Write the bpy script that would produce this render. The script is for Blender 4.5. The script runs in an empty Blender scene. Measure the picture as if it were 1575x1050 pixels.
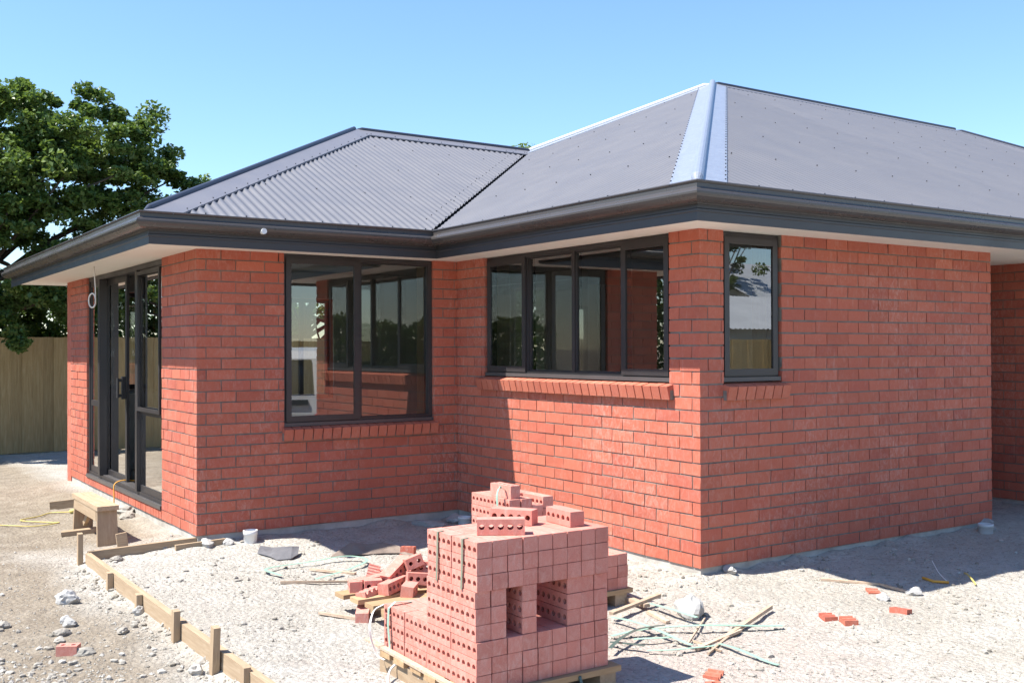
import bpy, bmesh, math, random
import numpy as np
from mathutils import Vector, Matrix, noise

random.seed(7); rng = np.random.default_rng(7)
scene = bpy.context.scene
COL = scene.collection
R = math.radians

# ------------------------------------------------------------------ camera
CAM = np.array([-4.8265, -4.9741, 1.4388]); YAW, PITCH, ROLL = 0.5922, 0.0070, -0.0033
_f = np.array([math.sin(YAW)*math.cos(PITCH), math.cos(YAW)*math.cos(PITCH), math.sin(PITCH)])
_r = np.array([math.cos(YAW), -math.sin(YAW), 0.0]); _u = np.cross(_r, _f)
_r2 = math.cos(ROLL)*_r + math.sin(ROLL)*_u; _u2 = -math.sin(ROLL)*_r + math.cos(ROLL)*_u
cam = bpy.data.cameras.new('camera'); cam_o = bpy.data.objects.new('camera', cam); COL.objects.link(cam_o)
cam.sensor_width = 36.0; cam.lens = 36.0*1603.67/1575.0; cam.clip_start = 0.05; cam.clip_end = 2000
M = Matrix.Identity(4)
for i in range(3):
    M[i][0] = _r2[i]; M[i][1] = _u2[i]; M[i][2] = -_f[i]; M[i][3] = CAM[i]
cam_o.matrix_world = M
scene.camera = cam_o

# ------------------------------------------------------------------ world, sun, exposure
SUN = Vector((1.0, -0.28, -1.72)).normalized()
elev = math.asin(-SUN.z); rot = math.atan2(-SUN.x, -SUN.y)
world = bpy.data.worlds.new('World'); scene.world = world; world.use_nodes = True
wn = world.node_tree.nodes; wl = world.node_tree.links; wn.clear()
wo = wn.new('ShaderNodeOutputWorld'); wb = wn.new('ShaderNodeBackground'); ws = wn.new('ShaderNodeTexSky')
ws.sky_type = 'NISHITA'; ws.sun_disc = False; ws.sun_elevation = elev; ws.sun_rotation = rot
ws.altitude = 0; ws.air_density = 1.2; ws.dust_density = 0.0; ws.ozone_density = 8.0
wb.inputs['Strength'].default_value = 0.112
wl.new(ws.outputs[0], wb.inputs[0]); wl.new(wb.outputs[0], wo.inputs[0])
sun = bpy.data.lights.new('sun', 'SUN'); sun.energy = 5.0; sun.angle = R(0.53); sun.color = (1.0, 0.95, 0.87)
sun_o = bpy.data.objects.new('sun', sun); COL.objects.link(sun_o)
sun_o.rotation_euler = SUN.to_track_quat('-Z', 'Y').to_euler(); sun_o.location = (-12, 6, 20)
scene.view_settings.view_transform = 'Standard'; scene.view_settings.look = 'None'
scene.view_settings.gamma = 1.0; scene.view_settings.exposure = 1.12
scene.render.engine = 'CYCLES'
scene.cycles.max_bounces = 8; scene.cycles.transparent_max_bounces = 16; scene.cycles.glossy_bounces = 4
scene.cycles.use_denoising = True

# ------------------------------------------------------------------ material helpers
MAT = {}
def mat(name, color=(.5,.5,.5), rough=.8, metal=0.0, spec=0.5):
    m = bpy.data.materials.new(name); m.use_nodes = True
    b = m.node_tree.nodes['Principled BSDF']
    b.inputs['Base Color'].default_value = (*color, 1); b.inputs['Roughness'].default_value = rough
    b.inputs['Metallic'].default_value = metal; b.inputs['Specular IOR Level'].default_value = spec
    MAT[name] = m
    return m
class NT:
    """small node builder over a material"""
    def __init__(s, m):
        s.m = m; s.n = m.node_tree.nodes; s.l = m.node_tree.links; s.b = s.n.get('Principled BSDF')
        s._geo = None
    def new(s, t, **kw):
        x = s.n.new(t)
        for k, v in kw.items(): setattr(x, k, v)
        return x
    def pos(s):
        if s._geo is None: s._geo = s.new('ShaderNodeNewGeometry')
        return s._geo.outputs['Position']
    def objco(s): return s.new('ShaderNodeTexCoord').outputs['Object']
    def mapping(s, vec, scale=(1,1,1), rot=(0,0,0)):
        x = s.new('ShaderNodeMapping'); s.l.new(vec, x.inputs[0]); x.inputs['Scale'].default_value = scale; x.inputs['Rotation'].default_value = rot
        return x.outputs[0]
    def noise(s, vec, scale, detail=4, rough=.55, dist=0):
        x = s.new('ShaderNodeTexNoise'); s.l.new(vec, x.inputs['Vector'])
        x.inputs['Scale'].default_value = scale; x.inputs['Detail'].default_value = detail
        x.inputs['Roughness'].default_value = rough; x.inputs['Distortion'].default_value = dist
        return x.outputs['Fac']
    def voronoi(s, vec, scale, feature='F1'):
        x = s.new('ShaderNodeTexVoronoi', feature=feature); s.l.new(vec, x.inputs['Vector']); x.inputs['Scale'].default_value = scale
        return x
    def ramp(s, fac, stops):
        x = s.new('ShaderNodeValToRGB'); s.l.new(fac, x.inputs[0])
        e = x.color_ramp.elements
        while len(e) < len(stops): e.new(0.5)
        for i, (p, c) in enumerate(stops):
            e[i].position = p; e[i].color = (c, c, c, 1) if isinstance(c, (int, float)) else (*c, 1)
        return x.outputs[0]
    def mix(s, fac, a, b, blend='MIX'):
        x = s.new('ShaderNodeMix', data_type='RGBA', blend_type=blend)
        for sock, v in ((x.inputs[0], fac), (x.inputs[6], a), (x.inputs[7], b)):
            if isinstance(v, (int, float)): sock.default_value = v
            elif isinstance(v, tuple): sock.default_value = (*v, 1)
            else: s.l.new(v, sock)
        return x.outputs[2]
    def math(s, op, a, b=0.0, clamp=False):
        x = s.new('ShaderNodeMath', operation=op, use_clamp=clamp)
        for sock, v in ((x.inputs[0], a), (x.inputs[1], b)):
            if isinstance(v, (int, float)): sock.default_value = v
            else: s.l.new(v, sock)
        return x.outputs[0]
    def rand(s):
        """per-object random plus the 'tint' attribute of joined pieces, wrapped to 0..1"""
        oi = s.new('ShaderNodeObjectInfo'); at = s.new('ShaderNodeAttribute', attribute_name='tint')
        return s.math('FRACT', s.math('ADD', oi.outputs['Random'], at.outputs['Fac']))
    def color(s, v): s.l.new(v, s.b.inputs['Base Color'])
    def rough(s, v): s.l.new(v, s.b.inputs['Roughness'])
    def bump(s, h, strength=.3, dist=.01):
        x = s.new('ShaderNodeBump'); x.inputs['Strength'].default_value = strength; x.inputs['Distance'].default_value = dist
        s.l.new(h, x.inputs['Height']); s.l.new(x.outputs[0], s.b.inputs['Normal'])

def m_brick(name, c1, c2, c3, smear=.5, dust=(.62,.42,.37), cover=.62, spread=.16):
    """c1..c3: firing colours; every brick gets its own tone, with mottling, mortar smears and dust on top"""
    m = mat(name, c1, .85, spec=.25); t = NT(m); P = t.pos()
    rnd = t.rand(); rnd2 = t.math('FRACT', t.math('MULTIPLY', rnd, 17.31))
    base = t.ramp(rnd, [(0, c1), (.3, c2), (.5, c1), (.72, c3), (.86, c2), (1, c1)])
    hsv = t.new('ShaderNodeHueSaturation'); t.l.new(base, hsv.inputs['Color'])
    t.l.new(t.math('ADD', t.math('MULTIPLY', rnd2, spread*2), 1-spread), hsv.inputs['Value'])
    base = hsv.outputs[0]
    n1 = t.noise(P, 13, 6, .65)
    base = t.mix(t.ramp(n1, [(.32, .0), (.72, .55)]), base, c2)
    base = t.mix(t.ramp(n1, [(.25, .3), (.40, 0)]), base, tuple(v*.72 for v in c3))
    sm = t.noise(t.mapping(P, (1, 1, .6)), 1.6, 3, .6)
    fine = t.noise(t.mapping(P, (1, 1, .55)), 34, 7, .78, .8)
    mask = t.math('MULTIPLY', t.ramp(sm, [(cover-.16, .12), (cover+.12, 1)]), t.ramp(fine, [(.46, 0), (.70, 1)]))
    base = t.mix(t.math('MULTIPLY', mask, smear), base, dust)
    streak = t.noise(t.mapping(P, (9, 9, 1.1)), 3.2, 4, .6)
    base = t.mix(t.math('MULTIPLY', t.ramp(streak, [(.60, 0), (.74, 1)]), smear*.45), base, dust)
    sp = t.noise(P, 420, 2, .5)
    base = t.mix(t.ramp(sp, [(.3, .28), (.5, 0)]), base, (.10, .03, .022))
    t.color(base)
    t.bump(t.mix(.5, sp, fine), .45, .004)
    return m
m_brick('brick', (.45,.122,.076), (.495,.145,.090), (.40,.102,.070), .52, (.64,.47,.41), .56, .10)
m_brick('brick_new', (.57,.215,.165), (.61,.248,.195), (.52,.185,.14), .62, (.70,.48,.41), .47, .11)
m_brick('brick_sill', (.48,.145,.090), (.53,.165,.102), (.44,.125,.082), .3, (.62,.45,.40), .57, .07)

def m_noise(name, stops, scale, rough=.85, bump=.3, bscale=None, dist=.01, spec=.3, scale_v=(1,1,1), obj=False):
    m = mat(name, stops[0][1], rough, spec=spec); t = NT(m); P = t.objco() if obj else t.pos()
    v = t.mapping(P, scale_v)
    t.color(t.ramp(t.noise(v, scale, 6, .65), stops))
    if bump: t.bump(t.noise(v, bscale or scale*4, 5, .65), bump, dist)
    return m
m_noise('mortar', [(.3, (.145,.137,.12)), (.7, (.25,.238,.21))], 14, .95, .5, 160, .004)
m_noise('concrete', [(.3, (.30,.28,.25)), (.55, (.45,.43,.39)), (.75, (.55,.53,.49))], 5, .9, .4, 60, .006)
m_noise('soffit', [(.3, (.76,.72,.65)), (.7, (.80,.76,.69))], 2, .7, 0)
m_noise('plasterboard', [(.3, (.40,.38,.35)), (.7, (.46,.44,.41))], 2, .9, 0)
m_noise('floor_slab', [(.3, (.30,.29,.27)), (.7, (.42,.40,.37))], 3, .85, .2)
mat('dark', (.012,.011,.011), .9)
mat('white_plastic', (.74,.74,.72), .45)
mat('grey_plastic', (.55,.58,.58), .5)
mat('screw', (.03,.03,.035), .5)

def m_steel(name, c, rough, var=.25):
    m = mat(name, c, rough, spec=.5); t = NT(m); P = t.pos()
    n = t.noise(P, 3.0, 5, .6)
    t.color(t.mix(t.ramp(n, [(.35, 0), (.7, var)]), c, tuple(min(1, v*1.35+.01) for v in c)))
    t.rough(t.ramp(n, [(.3, rough-.06), (.7, rough+.08)]))
    return m
m_steel('fascia', (.040,.038,.041), .42)
m_steel('gutter', (.062,.056,.054), .27, .06)
m_steel('roof', (.142,.139,.148), .40, .07)
m_steel('ridge', (.040,.044,.060), .34)
m_steel('flashing', (.150,.148,.165), .42)
m_steel('alu', (.034,.031,.032), .38)
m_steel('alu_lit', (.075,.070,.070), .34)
def m_film():
    m = mat('film', (.34,.43,.62), .30); t = NT(m); P = t.pos()
    w = t.noise(t.mapping(P, (3, 3, 9)), 5, 5, .6, .8)
    t.color(t.ramp(w, [(.3, (.205,.225,.275)), (.55, (.245,.268,.32)), (.75, (.295,.318,.365))]))
    t.bump(w, .5, .012)
m_film()
mat('film_glint', (.55,.57,.60), .3)  # roll of the far hip, sun glint put into its pale colour

def m_wood(name, a, b, c, stretch=(1, 12, 12)):
    m = mat(name, a, .8, spec=.25); t = NT(m); O = t.objco(); P = t.pos()
    g = t.noise(t.mapping(P, stretch), 4.5, 6, .6, .6)
    base = t.ramp(g, [(.28, a), (.52, b), (.72, c)])
    r = t.rand()
    base = t.mix(t.math('MULTIPLY', r, .42), base, tuple(v*.62 for v in a))
    t.color(base); t.bump(g, .25, .004)
m_wood('timber_x', (.35,.25,.16), (.43,.32,.21), (.50,.39,.27), (1.2, 14, 14))
m_wood('timber_y', (.35,.25,.16), (.43,.32,.21), (.50,.39,.27), (14, 1.2, 14))
m_wood('timber_z', (.34,.24,.155), (.42,.31,.20), (.48,.37,.25), (14, 14, 1.2))
m_wood('pallet_wood', (.37,.24,.13), (.46,.31,.175), (.52,.37,.22), (1.2, 14, 14))
m_wood('fence_wood', (.29,.20,.085), (.37,.265,.12), (.44,.33,.165), (9, 9, .7))
m_wood('stick', (.40,.29,.20), (.50,.38,.28), (.58,.47,.36), (8, 8, 8))
m_wood('bark', (.05,.038,.028), (.085,.065,.048), (.12,.095,.07), (8, 8, 1.5))

def m_glass():
    m = mat('glass'); n = m.node_tree.nodes; l = m.node_tree.links; n.clear()
    o = n.new('ShaderNodeOutputMaterial'); mx = n.new('ShaderNodeMixShader'); tr = n.new('ShaderNodeBsdfTransparent'); gl = n.new('ShaderNodeBsdfGlossy')
    fr = n.new('ShaderNodeFresnel'); fr.inputs['IOR'].default_value = 1.62
    mu = n.new('ShaderNodeMath'); mu.operation = 'MULTIPLY'; mu.use_clamp = True; mu.inputs[1].default_value = 2.9
    tr.inputs[0].default_value = (.80, .84, .82, 1); gl.inputs['Roughness'].default_value = 0.0; gl.inputs['Color'].default_value = (1, 1, 1, 1)
    l.new(fr.outputs[0], mu.inputs[0]); l.new(mu.outputs[0], mx.inputs[0]); l.new(tr.outputs[0], mx.inputs[1]); l.new(gl.outputs[0], mx.inputs[2])
    l.new(mx.outputs[0], o.inputs[0])
m_glass()

def m_leaf(name, a, b, c):
    m = mat(name, a, .42, spec=.45); t = NT(m)
    at = t.new('ShaderNodeAttribute', attribute_name='tint')
    base = t.ramp(at.outputs['Fac'], [(0, a), (.55, b), (1, c)])
    t.color(base)
    tl = t.new('ShaderNodeBsdfTranslucent'); t.l.new(t.mix(.5, base, (.16,.22,.02)), tl.inputs[0])
    mx = t.new('ShaderNodeMixShader'); mx.inputs[0].default_value = .38
    out = t.n['Material Output']
    t.l.new(t.b.outputs[0], mx.inputs[1]); t.l.new(tl.outputs[0], mx.inputs[2]); t.l.new(mx.outputs[0], out.inputs[0])
m_leaf('leaf', (.050,.098,.026), (.10,.175,.042), (.22,.29,.085))
m_leaf('leaf_pale', (.05,.085,.03), (.085,.135,.045), (.15,.20,.08))

def m_ground():
    m = mat('ground', (.4,.36,.3), .95, spec=.15); t = NT(m); P = t.pos()
    big = t.noise(P, .55, 4, .6, .4); mid = t.noise(P, 5.0, 6, .7); fine = t.noise(P, 55, 5, .7)
    gravel = t.ramp(mid, [(.3, (.38,.36,.32)), (.5, (.485,.465,.42)), (.72, (.57,.55,.505))])
    soil = t.ramp(mid, [(.3, (.195,.152,.105)), (.55, (.285,.232,.168)), (.75, (.38,.33,.26))])
    sx = t.new('ShaderNodeSeparateXYZ'); t.l.new(P, sx.inputs[0])
    left = t.math('ADD', t.math('MULTIPLY', t.math('ADD', sx.outputs[0], 3.22), -3.0), t.math('MULTIPLY', t.math('SUBTRACT', big, .5), 3.2))
    back = t.math('MINIMUM', t.math('MULTIPLY', t.math('SUBTRACT', sx.outputs[1], 3.2), 1.4), t.math('MULTIPLY', t.math('ADD', sx.outputs[0], 2.25), -3.0))
    back = t.math('ADD', back, t.math('MULTIPLY', t.math('SUBTRACT', big, .5), 1.6))
    lm = t.ramp(t.math('MAXIMUM', left, back), [(0, 0), (1, .85)])
    gravel = t.mix(t.ramp(big, [(.40, .0), (.62, .5)]), gravel, (.40,.36,.30))
    base = t.mix(lm, gravel, soil)
    # brick dust trodden in round the pallets: a stain with its own outline
    vd = t.new('ShaderNodeVectorMath', operation='DISTANCE'); t.l.new(P, vd.inputs[0]); vd.inputs[1].default_value = (-1.5, -1.15, -.1)
    dd = t.math('ADD', vd.outputs['Value'], t.math('MULTIPLY', t.math('SUBTRACT', mid, .5), 2.2))
    base = t.mix(t.ramp(t.math('DIVIDE', dd, 3.0), [(.14, .50), (.55, 0)]), base, (.50,.39,.34))
    vor = t.voronoi(P, 34)
    base = t.mix(t.ramp(vor.outputs['Distance'], [(.0, .0), (.55, .0), (.85, .35)]), base, (.20,.17,.14))
    base = t.mix(t.ramp(fine, [(.34, .30), (.50, 0)]), base, (.20,.17,.14))
    grit = t.noise(P, 170, 3, .6)
    base = t.mix(t.ramp(grit, [(.34, .35), (.46, 0)]), base, (.18,.155,.13))  # dark gaps and specks paint the tiny shadows between stones into the colour
    base = t.mix(t.ramp(fine, [(.58, 0), (.78, .4)]), base, (.54,.51,.46))
    t.color(base)
    h = t.mix(.35, t.mix(.5, fine, grit), t.ramp(vor.outputs['Distance'], [(0, 1), (.8, 0)]))
    t.bump(h, 1.0, .03)
m_ground()
def m_stone(name, stops):
    m = mat(name, stops[0][1], .9, spec=.2); t = NT(m); P = t.pos()
    r = t.rand(); base = t.ramp(r, stops)
    n = t.noise(P, 30, 5, .7)
    base = t.mix(t.ramp(n, [(.3, .35), (.6, 0)]), base, (.16,.14,.12))
    t.color(base); t.bump(n, .5, .008)
m_stone('stone', [(0, (.24,.215,.175)), (.3, (.38,.355,.31)), (.65, (.31,.285,.245)), (.85, (.41,.385,.34)), (1, (.48,.455,.41))])
m_stone('rubble', [(0, (.32,.315,.30)), (.5, (.42,.41,.39)), (1, (.48,.47,.45))])
mat('strap_green', (.27,.42,.34), .4); mat('strap_olive', (.22,.23,.17), .45); mat('strap_white', (.72,.70,.66), .4); mat('strap_dark', (.06,.10,.09), .4)
mat('cable_yellow', (.56,.45,.13), .55); mat('cable_orange', (.75,.36,.05), .5); mat('cable_white', (.75,.72,.66), .5)
m_noise('building_paper', [(.3, (.10,.10,.11)), (.7, (.17,.17,.18))], 6, .6, .4)
m_noise('cardboard', [(.3, (.17,.13,.11)), (.7, (.26,.21,.17))], 6, .85, .3)
mat('paint_white', (.78,.79,.80), .28); mat('tyre', (.02,.02,.02), .85); mat('car_glass', (.02,.022,.024), .05); mat('chrome', (.6,.6,.6), .25, 1.0)
mat('tail_light', (.45,.02,.015), .2); mat('head_light', (.7,.72,.74), .1); mat('rubber', (.025,.025,.027), .6)
m_noise('weatherboard', [(.3, (.62,.60,.55)), (.7, (.70,.68,.63))], 2, .7, 0)
m_noise('roof_grey', [(.3, (.38,.40,.42)), (.7, (.48,.50,.52))], 1.5, .5, 0)

# ------------------------------------------------------------------ mesh helpers
class MB:
    def __init__(s): s.v = []; s.f = []; s.t = []
    def add(s, vs, fs, tint=None):
        o = len(s.v); s.v.extend([tuple(v) for v in vs]); s.f.extend([tuple(i+o for i in f) for f in fs])
        s.t.extend([0.0 if tint is None else tint]*len(fs))
    def box(s, x0, x1, y0, y1, z0, z1, tint=None):
        s.add([(x0,y0,z0),(x1,y0,z0),(x1,y1,z0),(x0,y1,z0),(x0,y0,z1),(x1,y0,z1),(x1,y1,z1),(x0,y1,z1)], BOXF, tint)
    def obox(s, c, ax, ay, az, tint=None):
        """box from centre and three half-axis vectors"""
        c, ax, ay, az = (Vector(q) for q in (c, ax, ay, az))
        s.add([c+i*ax+j*ay+k*az for k in (-1,1) for (i,j) in ((-1,-1),(1,-1),(1,1),(-1,1))], BOXF, tint)
    def beam(s, p, q, w, h, up=(0,0,1)):
        p, q = Vector(p), Vector(q); d = (q-p); L = d.length; d.normalize()
        side = d.cross(Vector(up));
        if side.length < 1e-6: side = d.cross(Vector((1,0,0)))
        side.normalize(); u2 = side.cross(d)
        s.obox((p+q)/2, d*L/2, side*w/2, u2*h/2)
    def tube(s, pts, rad, n=6, cap=True):
        pts = [Vector(p) for p in pts]; rs = rad if isinstance(rad, (list, tuple)) else [rad]*len(pts)
        rings = []; prev = None
        for i, p in enumerate(pts):
            d = (pts[min(i+1, len(pts)-1)]-pts[max(i-1, 0)]).normalized()
            a = prev if prev is not None else (Vector((0,0,1)) if abs(d.z) < .9 else Vector((1,0,0)))
            sd = d.cross(a).normalized(); u = sd.cross(d).normalized(); prev = u
            rings.append([p+(sd*math.cos(2*math.pi*k/n)+u*math.sin(2*math.pi*k/n))*rs[i] for k in range(n)])
        o = [v for r_ in rings for v in r_]; f = []
        for i in range(len(pts)-1):
            for k in range(n):
                a, b = i*n+k, i*n+(k+1) % n
                f.append((a, b, b+n, a+n))
        if cap: f.append(tuple(range(n-1, -1, -1))); f.append(tuple((len(pts)-1)*n+k for k in range(n)))
        s.add(o, f)
    def ribbon(s, pts, w, th=.0015, up=None):
        """flat strap following points, with thickness; up = list of normals or None for vertical"""
        pts = [Vector(p) for p in pts]; o = []; f = []
        for i, p in enumerate(pts):
            d = (pts[min(i+1, len(pts)-1)]-pts[max(i-1, 0)]).normalized()
            u = Vector(up[i]) if up else Vector((0,0,1))
            sd = d.cross(u).normalized(); u = sd.cross(d).normalized()
            for a, b in ((-1,-1),(1,-1),(1,1),(-1,1)): o.append(p+sd*a*w/2+u*b*th/2)
        for i in range(len(pts)-1):
            for k in range(4):
                a, b = i*4+k, i*4+(k+1) % 4
                f.append((a, b, b+4, a+4))
        f.append((3,2,1,0)); e = (len(pts)-1)*4; f.append((e, e+1, e+2, e+3))
        s.add(o, f)
    def build(s, name, m, parent=None, smooth=False, tint=False, off=None):
        return mk(name, s.v, s.f, m, parent, smooth, s.t if tint else None, off)
BOXF = [(3,2,1,0),(4,5,6,7),(0,1,5,4),(1,2,6,5),(2,3,7,6),(3,0,4,7)]

def wloc(o):
    v = Vector((0,0,0))
    while o is not None: v += o.location; o = o.parent
    return v
def mesh_of(name, v, f, m, smooth=False, tint=None):
    me = bpy.data.meshes.new(name); me.from_pydata([tuple(q) for q in v], [], f)
    if m: me.materials.append(MAT[m])
    if smooth: me.polygons.foreach_set('use_smooth', [True]*len(me.polygons))
    if tint is not None:
        a = me.attributes.new('tint', 'FLOAT', 'FACE'); a.data.foreach_set('value', list(tint))
    me.update()
    return me
def mk(name, v, f, m, parent=None, smooth=False, tint=None, off=None):
    """mesh object from world coordinates; origin on the parent's base"""
    o0 = wloc(parent) if parent is not None else Vector(off or (0,0,0))
    me = mesh_of(name, [(p[0]-o0.x, p[1]-o0.y, p[2]-o0.z) for p in v], f, m, smooth, tint)
    o = bpy.data.objects.new(name, me); COL.objects.link(o)
    if parent is not None: o.parent = parent
    else: o.location = o0
    return o
def tag(o, label=None, cat=None, group=None, kind=None):
    for k, v in (('label', label), ('category', cat), ('group', group), ('kind', kind)):
        if v: o[k] = v
    return o
def empty(name, loc, label, cat, group=None):
    o = bpy.data.objects.new(name, None); o.location = loc; o.empty_display_size = .1; COL.objects.link(o)
    return tag(o, label, cat, group)
def part(name, m, parent, *boxes):
    b = MB()
    for q in boxes: b.box(*q)
    return b.build(name, m, parent)

# ------------------------------------------------------------------ layout of the house (metres, z = 0 at the first brick course)
L4, L3, L2, YB = 3.323, 3.089, 2.347, 7.98      # right wall length, inner corner y, left wing x, back wall y
XW5 = 4.62                                      # left face of the wing beyond the porch recess
CH, NROW = .086, 26                             # course height, number of courses
HT = CH*NROW - .010
MOD = .2365
SOF = 2.222                                     # underside of the soffit
OVF, OVG = .485, .59                            # overhang of fascia face and gutter lip
EZ = 2.382; TANP = .4735                         # eave height, roof slope
XR = 14.0                                       # right end of the house, out of view

house = empty('brick_house', (0, 0, 0), 'new single storey red brick house with dark corrugated hip roof', 'house')

# ------------------------------------------------------------------ ground
def rect_d(x, y, x0, x1, y0, y1):
    return math.hypot(max(x0-x, 0, x-x1), max(y0-y, 0, y-y1))
def sstep(a, b, x):
    t = min(1, max(0, (x-a)/(b-a))); return t*t*(3-2*t)
def gz0(x, y):
    d = min(rect_d(x, y, -L2, XR, L3, YB), rect_d(x, y, 0, L4, 0, YB), rect_d(x, y, XW5, XR, 0, YB))
    z = -.112 + .050*math.exp(-d/.75) + .02*sstep(-.2, 1.5, x)*sstep(1.8, .6, d)
    z -= .040*sstep(-3.10, -3.22, x)*sstep(3.4, 2.9, y)
    z -= .022*sstep(3.0, 3.6, y)*sstep(-2.4, -2.9, x)
    z -= .06*sstep(6, 12, y)
    if d < .4 and x > -2.3: z += .034*max(0, noise.noise(Vector((x*5, y*5, 4.4)))+.35)*math.exp(-(d/.075)**2)   # mortar droppings along the wall
    return z
def gz(x, y):
    z = gz0(x, y)
    d = math.hypot(x+1, y)
    if d < 30:
        z += .019*noise.noise(Vector((x*1.1, y*1.1, 3.1))) + .010*noise.noise(Vector((x*2.1+y*.7, y*.8-x*.4, 8.8))) + .010*noise.noise(Vector((x*3.7, y*3.7, 1.3))) + .0065*noise.noise(Vector((x*11, y*11, 7.7)))
        if d < 9: z += .0042*noise.noise(Vector((x*27, y*27, 5.5)))
    return z
def axis(lo, hi, step, far):
    a = list(np.arange(lo, hi+1e-6, step)); s = step; p = hi
    while p < far: s *= 1.35; p += s; a.append(p)
    s = step; p = lo; b = []
    while p > -far: s *= 1.35; p -= s; b.append(p)
    return b[::-1]+a
def inside(x, y):
    return (-L2+.15 < x < XR and L3+.15 < y < YB-.15) or (.15 < x < L4-.15 and .15 < y < YB) or (x > XW5+.15 and .15 < y < YB)
gx = axis(-5.2, 5.0, .036, 900); gy = axis(-3.4, 6.2, .040, 900)
vs = [(x, y, gz(x, y) - (.12 if inside(x, y) else 0)) for y in gy for x in gx]
nx = len(gx)
fs = [(j*nx+i, j*nx+i+1, (j+1)*nx+i+1, (j+1)*nx+i) for j in range(len(gy)-1) for i in range(nx-1)]
tag(mk('ground', vs, fs, 'ground', smooth=True), kind='structure')

# loose gravel: far too many to count
ICO = None
bmi = bmesh.new(); bmesh.ops.create_icosphere(bmi, subdivisions=1, radius=1)
ICO_V = np.array([v.co[:] for v in bmi.verts]); ICO_F = [tuple(v.index for v in f.verts) for f in bmi.faces]; bmi.free()
OCT_V = np.array([(1,0,0),(-1,0,0),(0,1,0),(0,-1,0),(0,0,1),(0,0,-1)], float)
OCT_F = [(0,2,4),(2,1,4),(1,3,4),(3,0,4),(2,0,5),(1,2,5),(3,1,5),(0,3,5)]
def pebbles(n, sampler, smin, smax, name, label):
    V = []; F = []; T = []; o = 0; FI = np.array(ICO_F); FO = np.array(OCT_F)
    k = 0; tries = 0
    while k < n and tries < n*6:
        tries += 1
        x, y = sampler()
        if inside(x, y) or rect_d(x, y, -L2-.01, XR, L3-.01, YB) == 0 or rect_d(x, y, -.01, L4, -.01, YB) == 0: continue
        if -2.6 < x < -1.75 and -1.3 < y < -.35: continue
        s = smin*(smax/smin)**(random.random()**2.2)
        big = s > .016
        bv, bf = (ICO_V, FI) if big else (OCT_V, FO)
        sc = np.array([s*random.uniform(.8, 1.35), s*random.uniform(.7, 1.1), s*random.uniform(.5, .9)])
        a = random.random()*6.283; ca, sa = math.cos(a), math.sin(a)
        v = bv*(1+rng.uniform(-.22, .22, (len(bv), 1)))*sc
        v = np.stack([v[:,0]*ca-v[:,1]*sa+x, v[:,0]*sa+v[:,1]*ca+y, v[:,2]+gz(x, y)+sc[2]*.30], 1)
        V.append(v); F.append(bf+o); T.append(np.full(len(bf), random.random())); o += len(bv); k += 1
    me = bpy.data.meshes.new(name); me.from_pydata(np.concatenate(V).tolist(), [], [tuple(q) for q in np.concatenate(F).tolist()])
    me.materials.append(MAT['stone']); a = me.attributes.new('tint', 'FLOAT', 'FACE'); a.data.foreach_set('value', np.concatenate(T))
    me.update(); ob = bpy.data.objects.new(name, me); COL.objects.link(ob)
    tag(ob, label, 'gravel', kind='stuff')
def view_pt(dmin, dmax, k=1.4):
    d = dmin+(dmax-dmin)*random.random()**k; a = YAW+random.uniform(-.52, .52)
    return CAM[0]+d*math.sin(a), CAM[1]+d*math.cos(a)
def clumped(p, thr):
    return noise.noise(Vector((p[0]*1.7, p[1]*1.7, 9.1)))+.5*noise.noise(Vector((p[0]*5, p[1]*5, 2.2))) > thr
def samp_grit():
    while True:
        p = view_pt(2.6, 9.5)
        if clumped(p, random.uniform(-.9, .5)) or p[0] > -1.3: return p
def samp():
    q = random.random()
    if q < .34: return random.gauss(-4.15, .36), random.gauss(.35, .50)     # stony heap low on the left
    if q < .46: return random.gauss(-3.235, .09), random.uniform(-.8, 3.0)  # along the formwork
    while True:
        p = view_pt(2.8, 9.0)
        if p[0] < -3.25 and random.random() < .75: continue
        if clumped(p, random.uniform(-.2, .75)): return p
pebbles(24000, samp_grit, .003, .009, 'gravel', 'fine pale gravel covering the building site')
pebbles(5200, samp, .006, .022, 'loose_stones', 'loose stones scattered over the gravel and soil')

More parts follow.
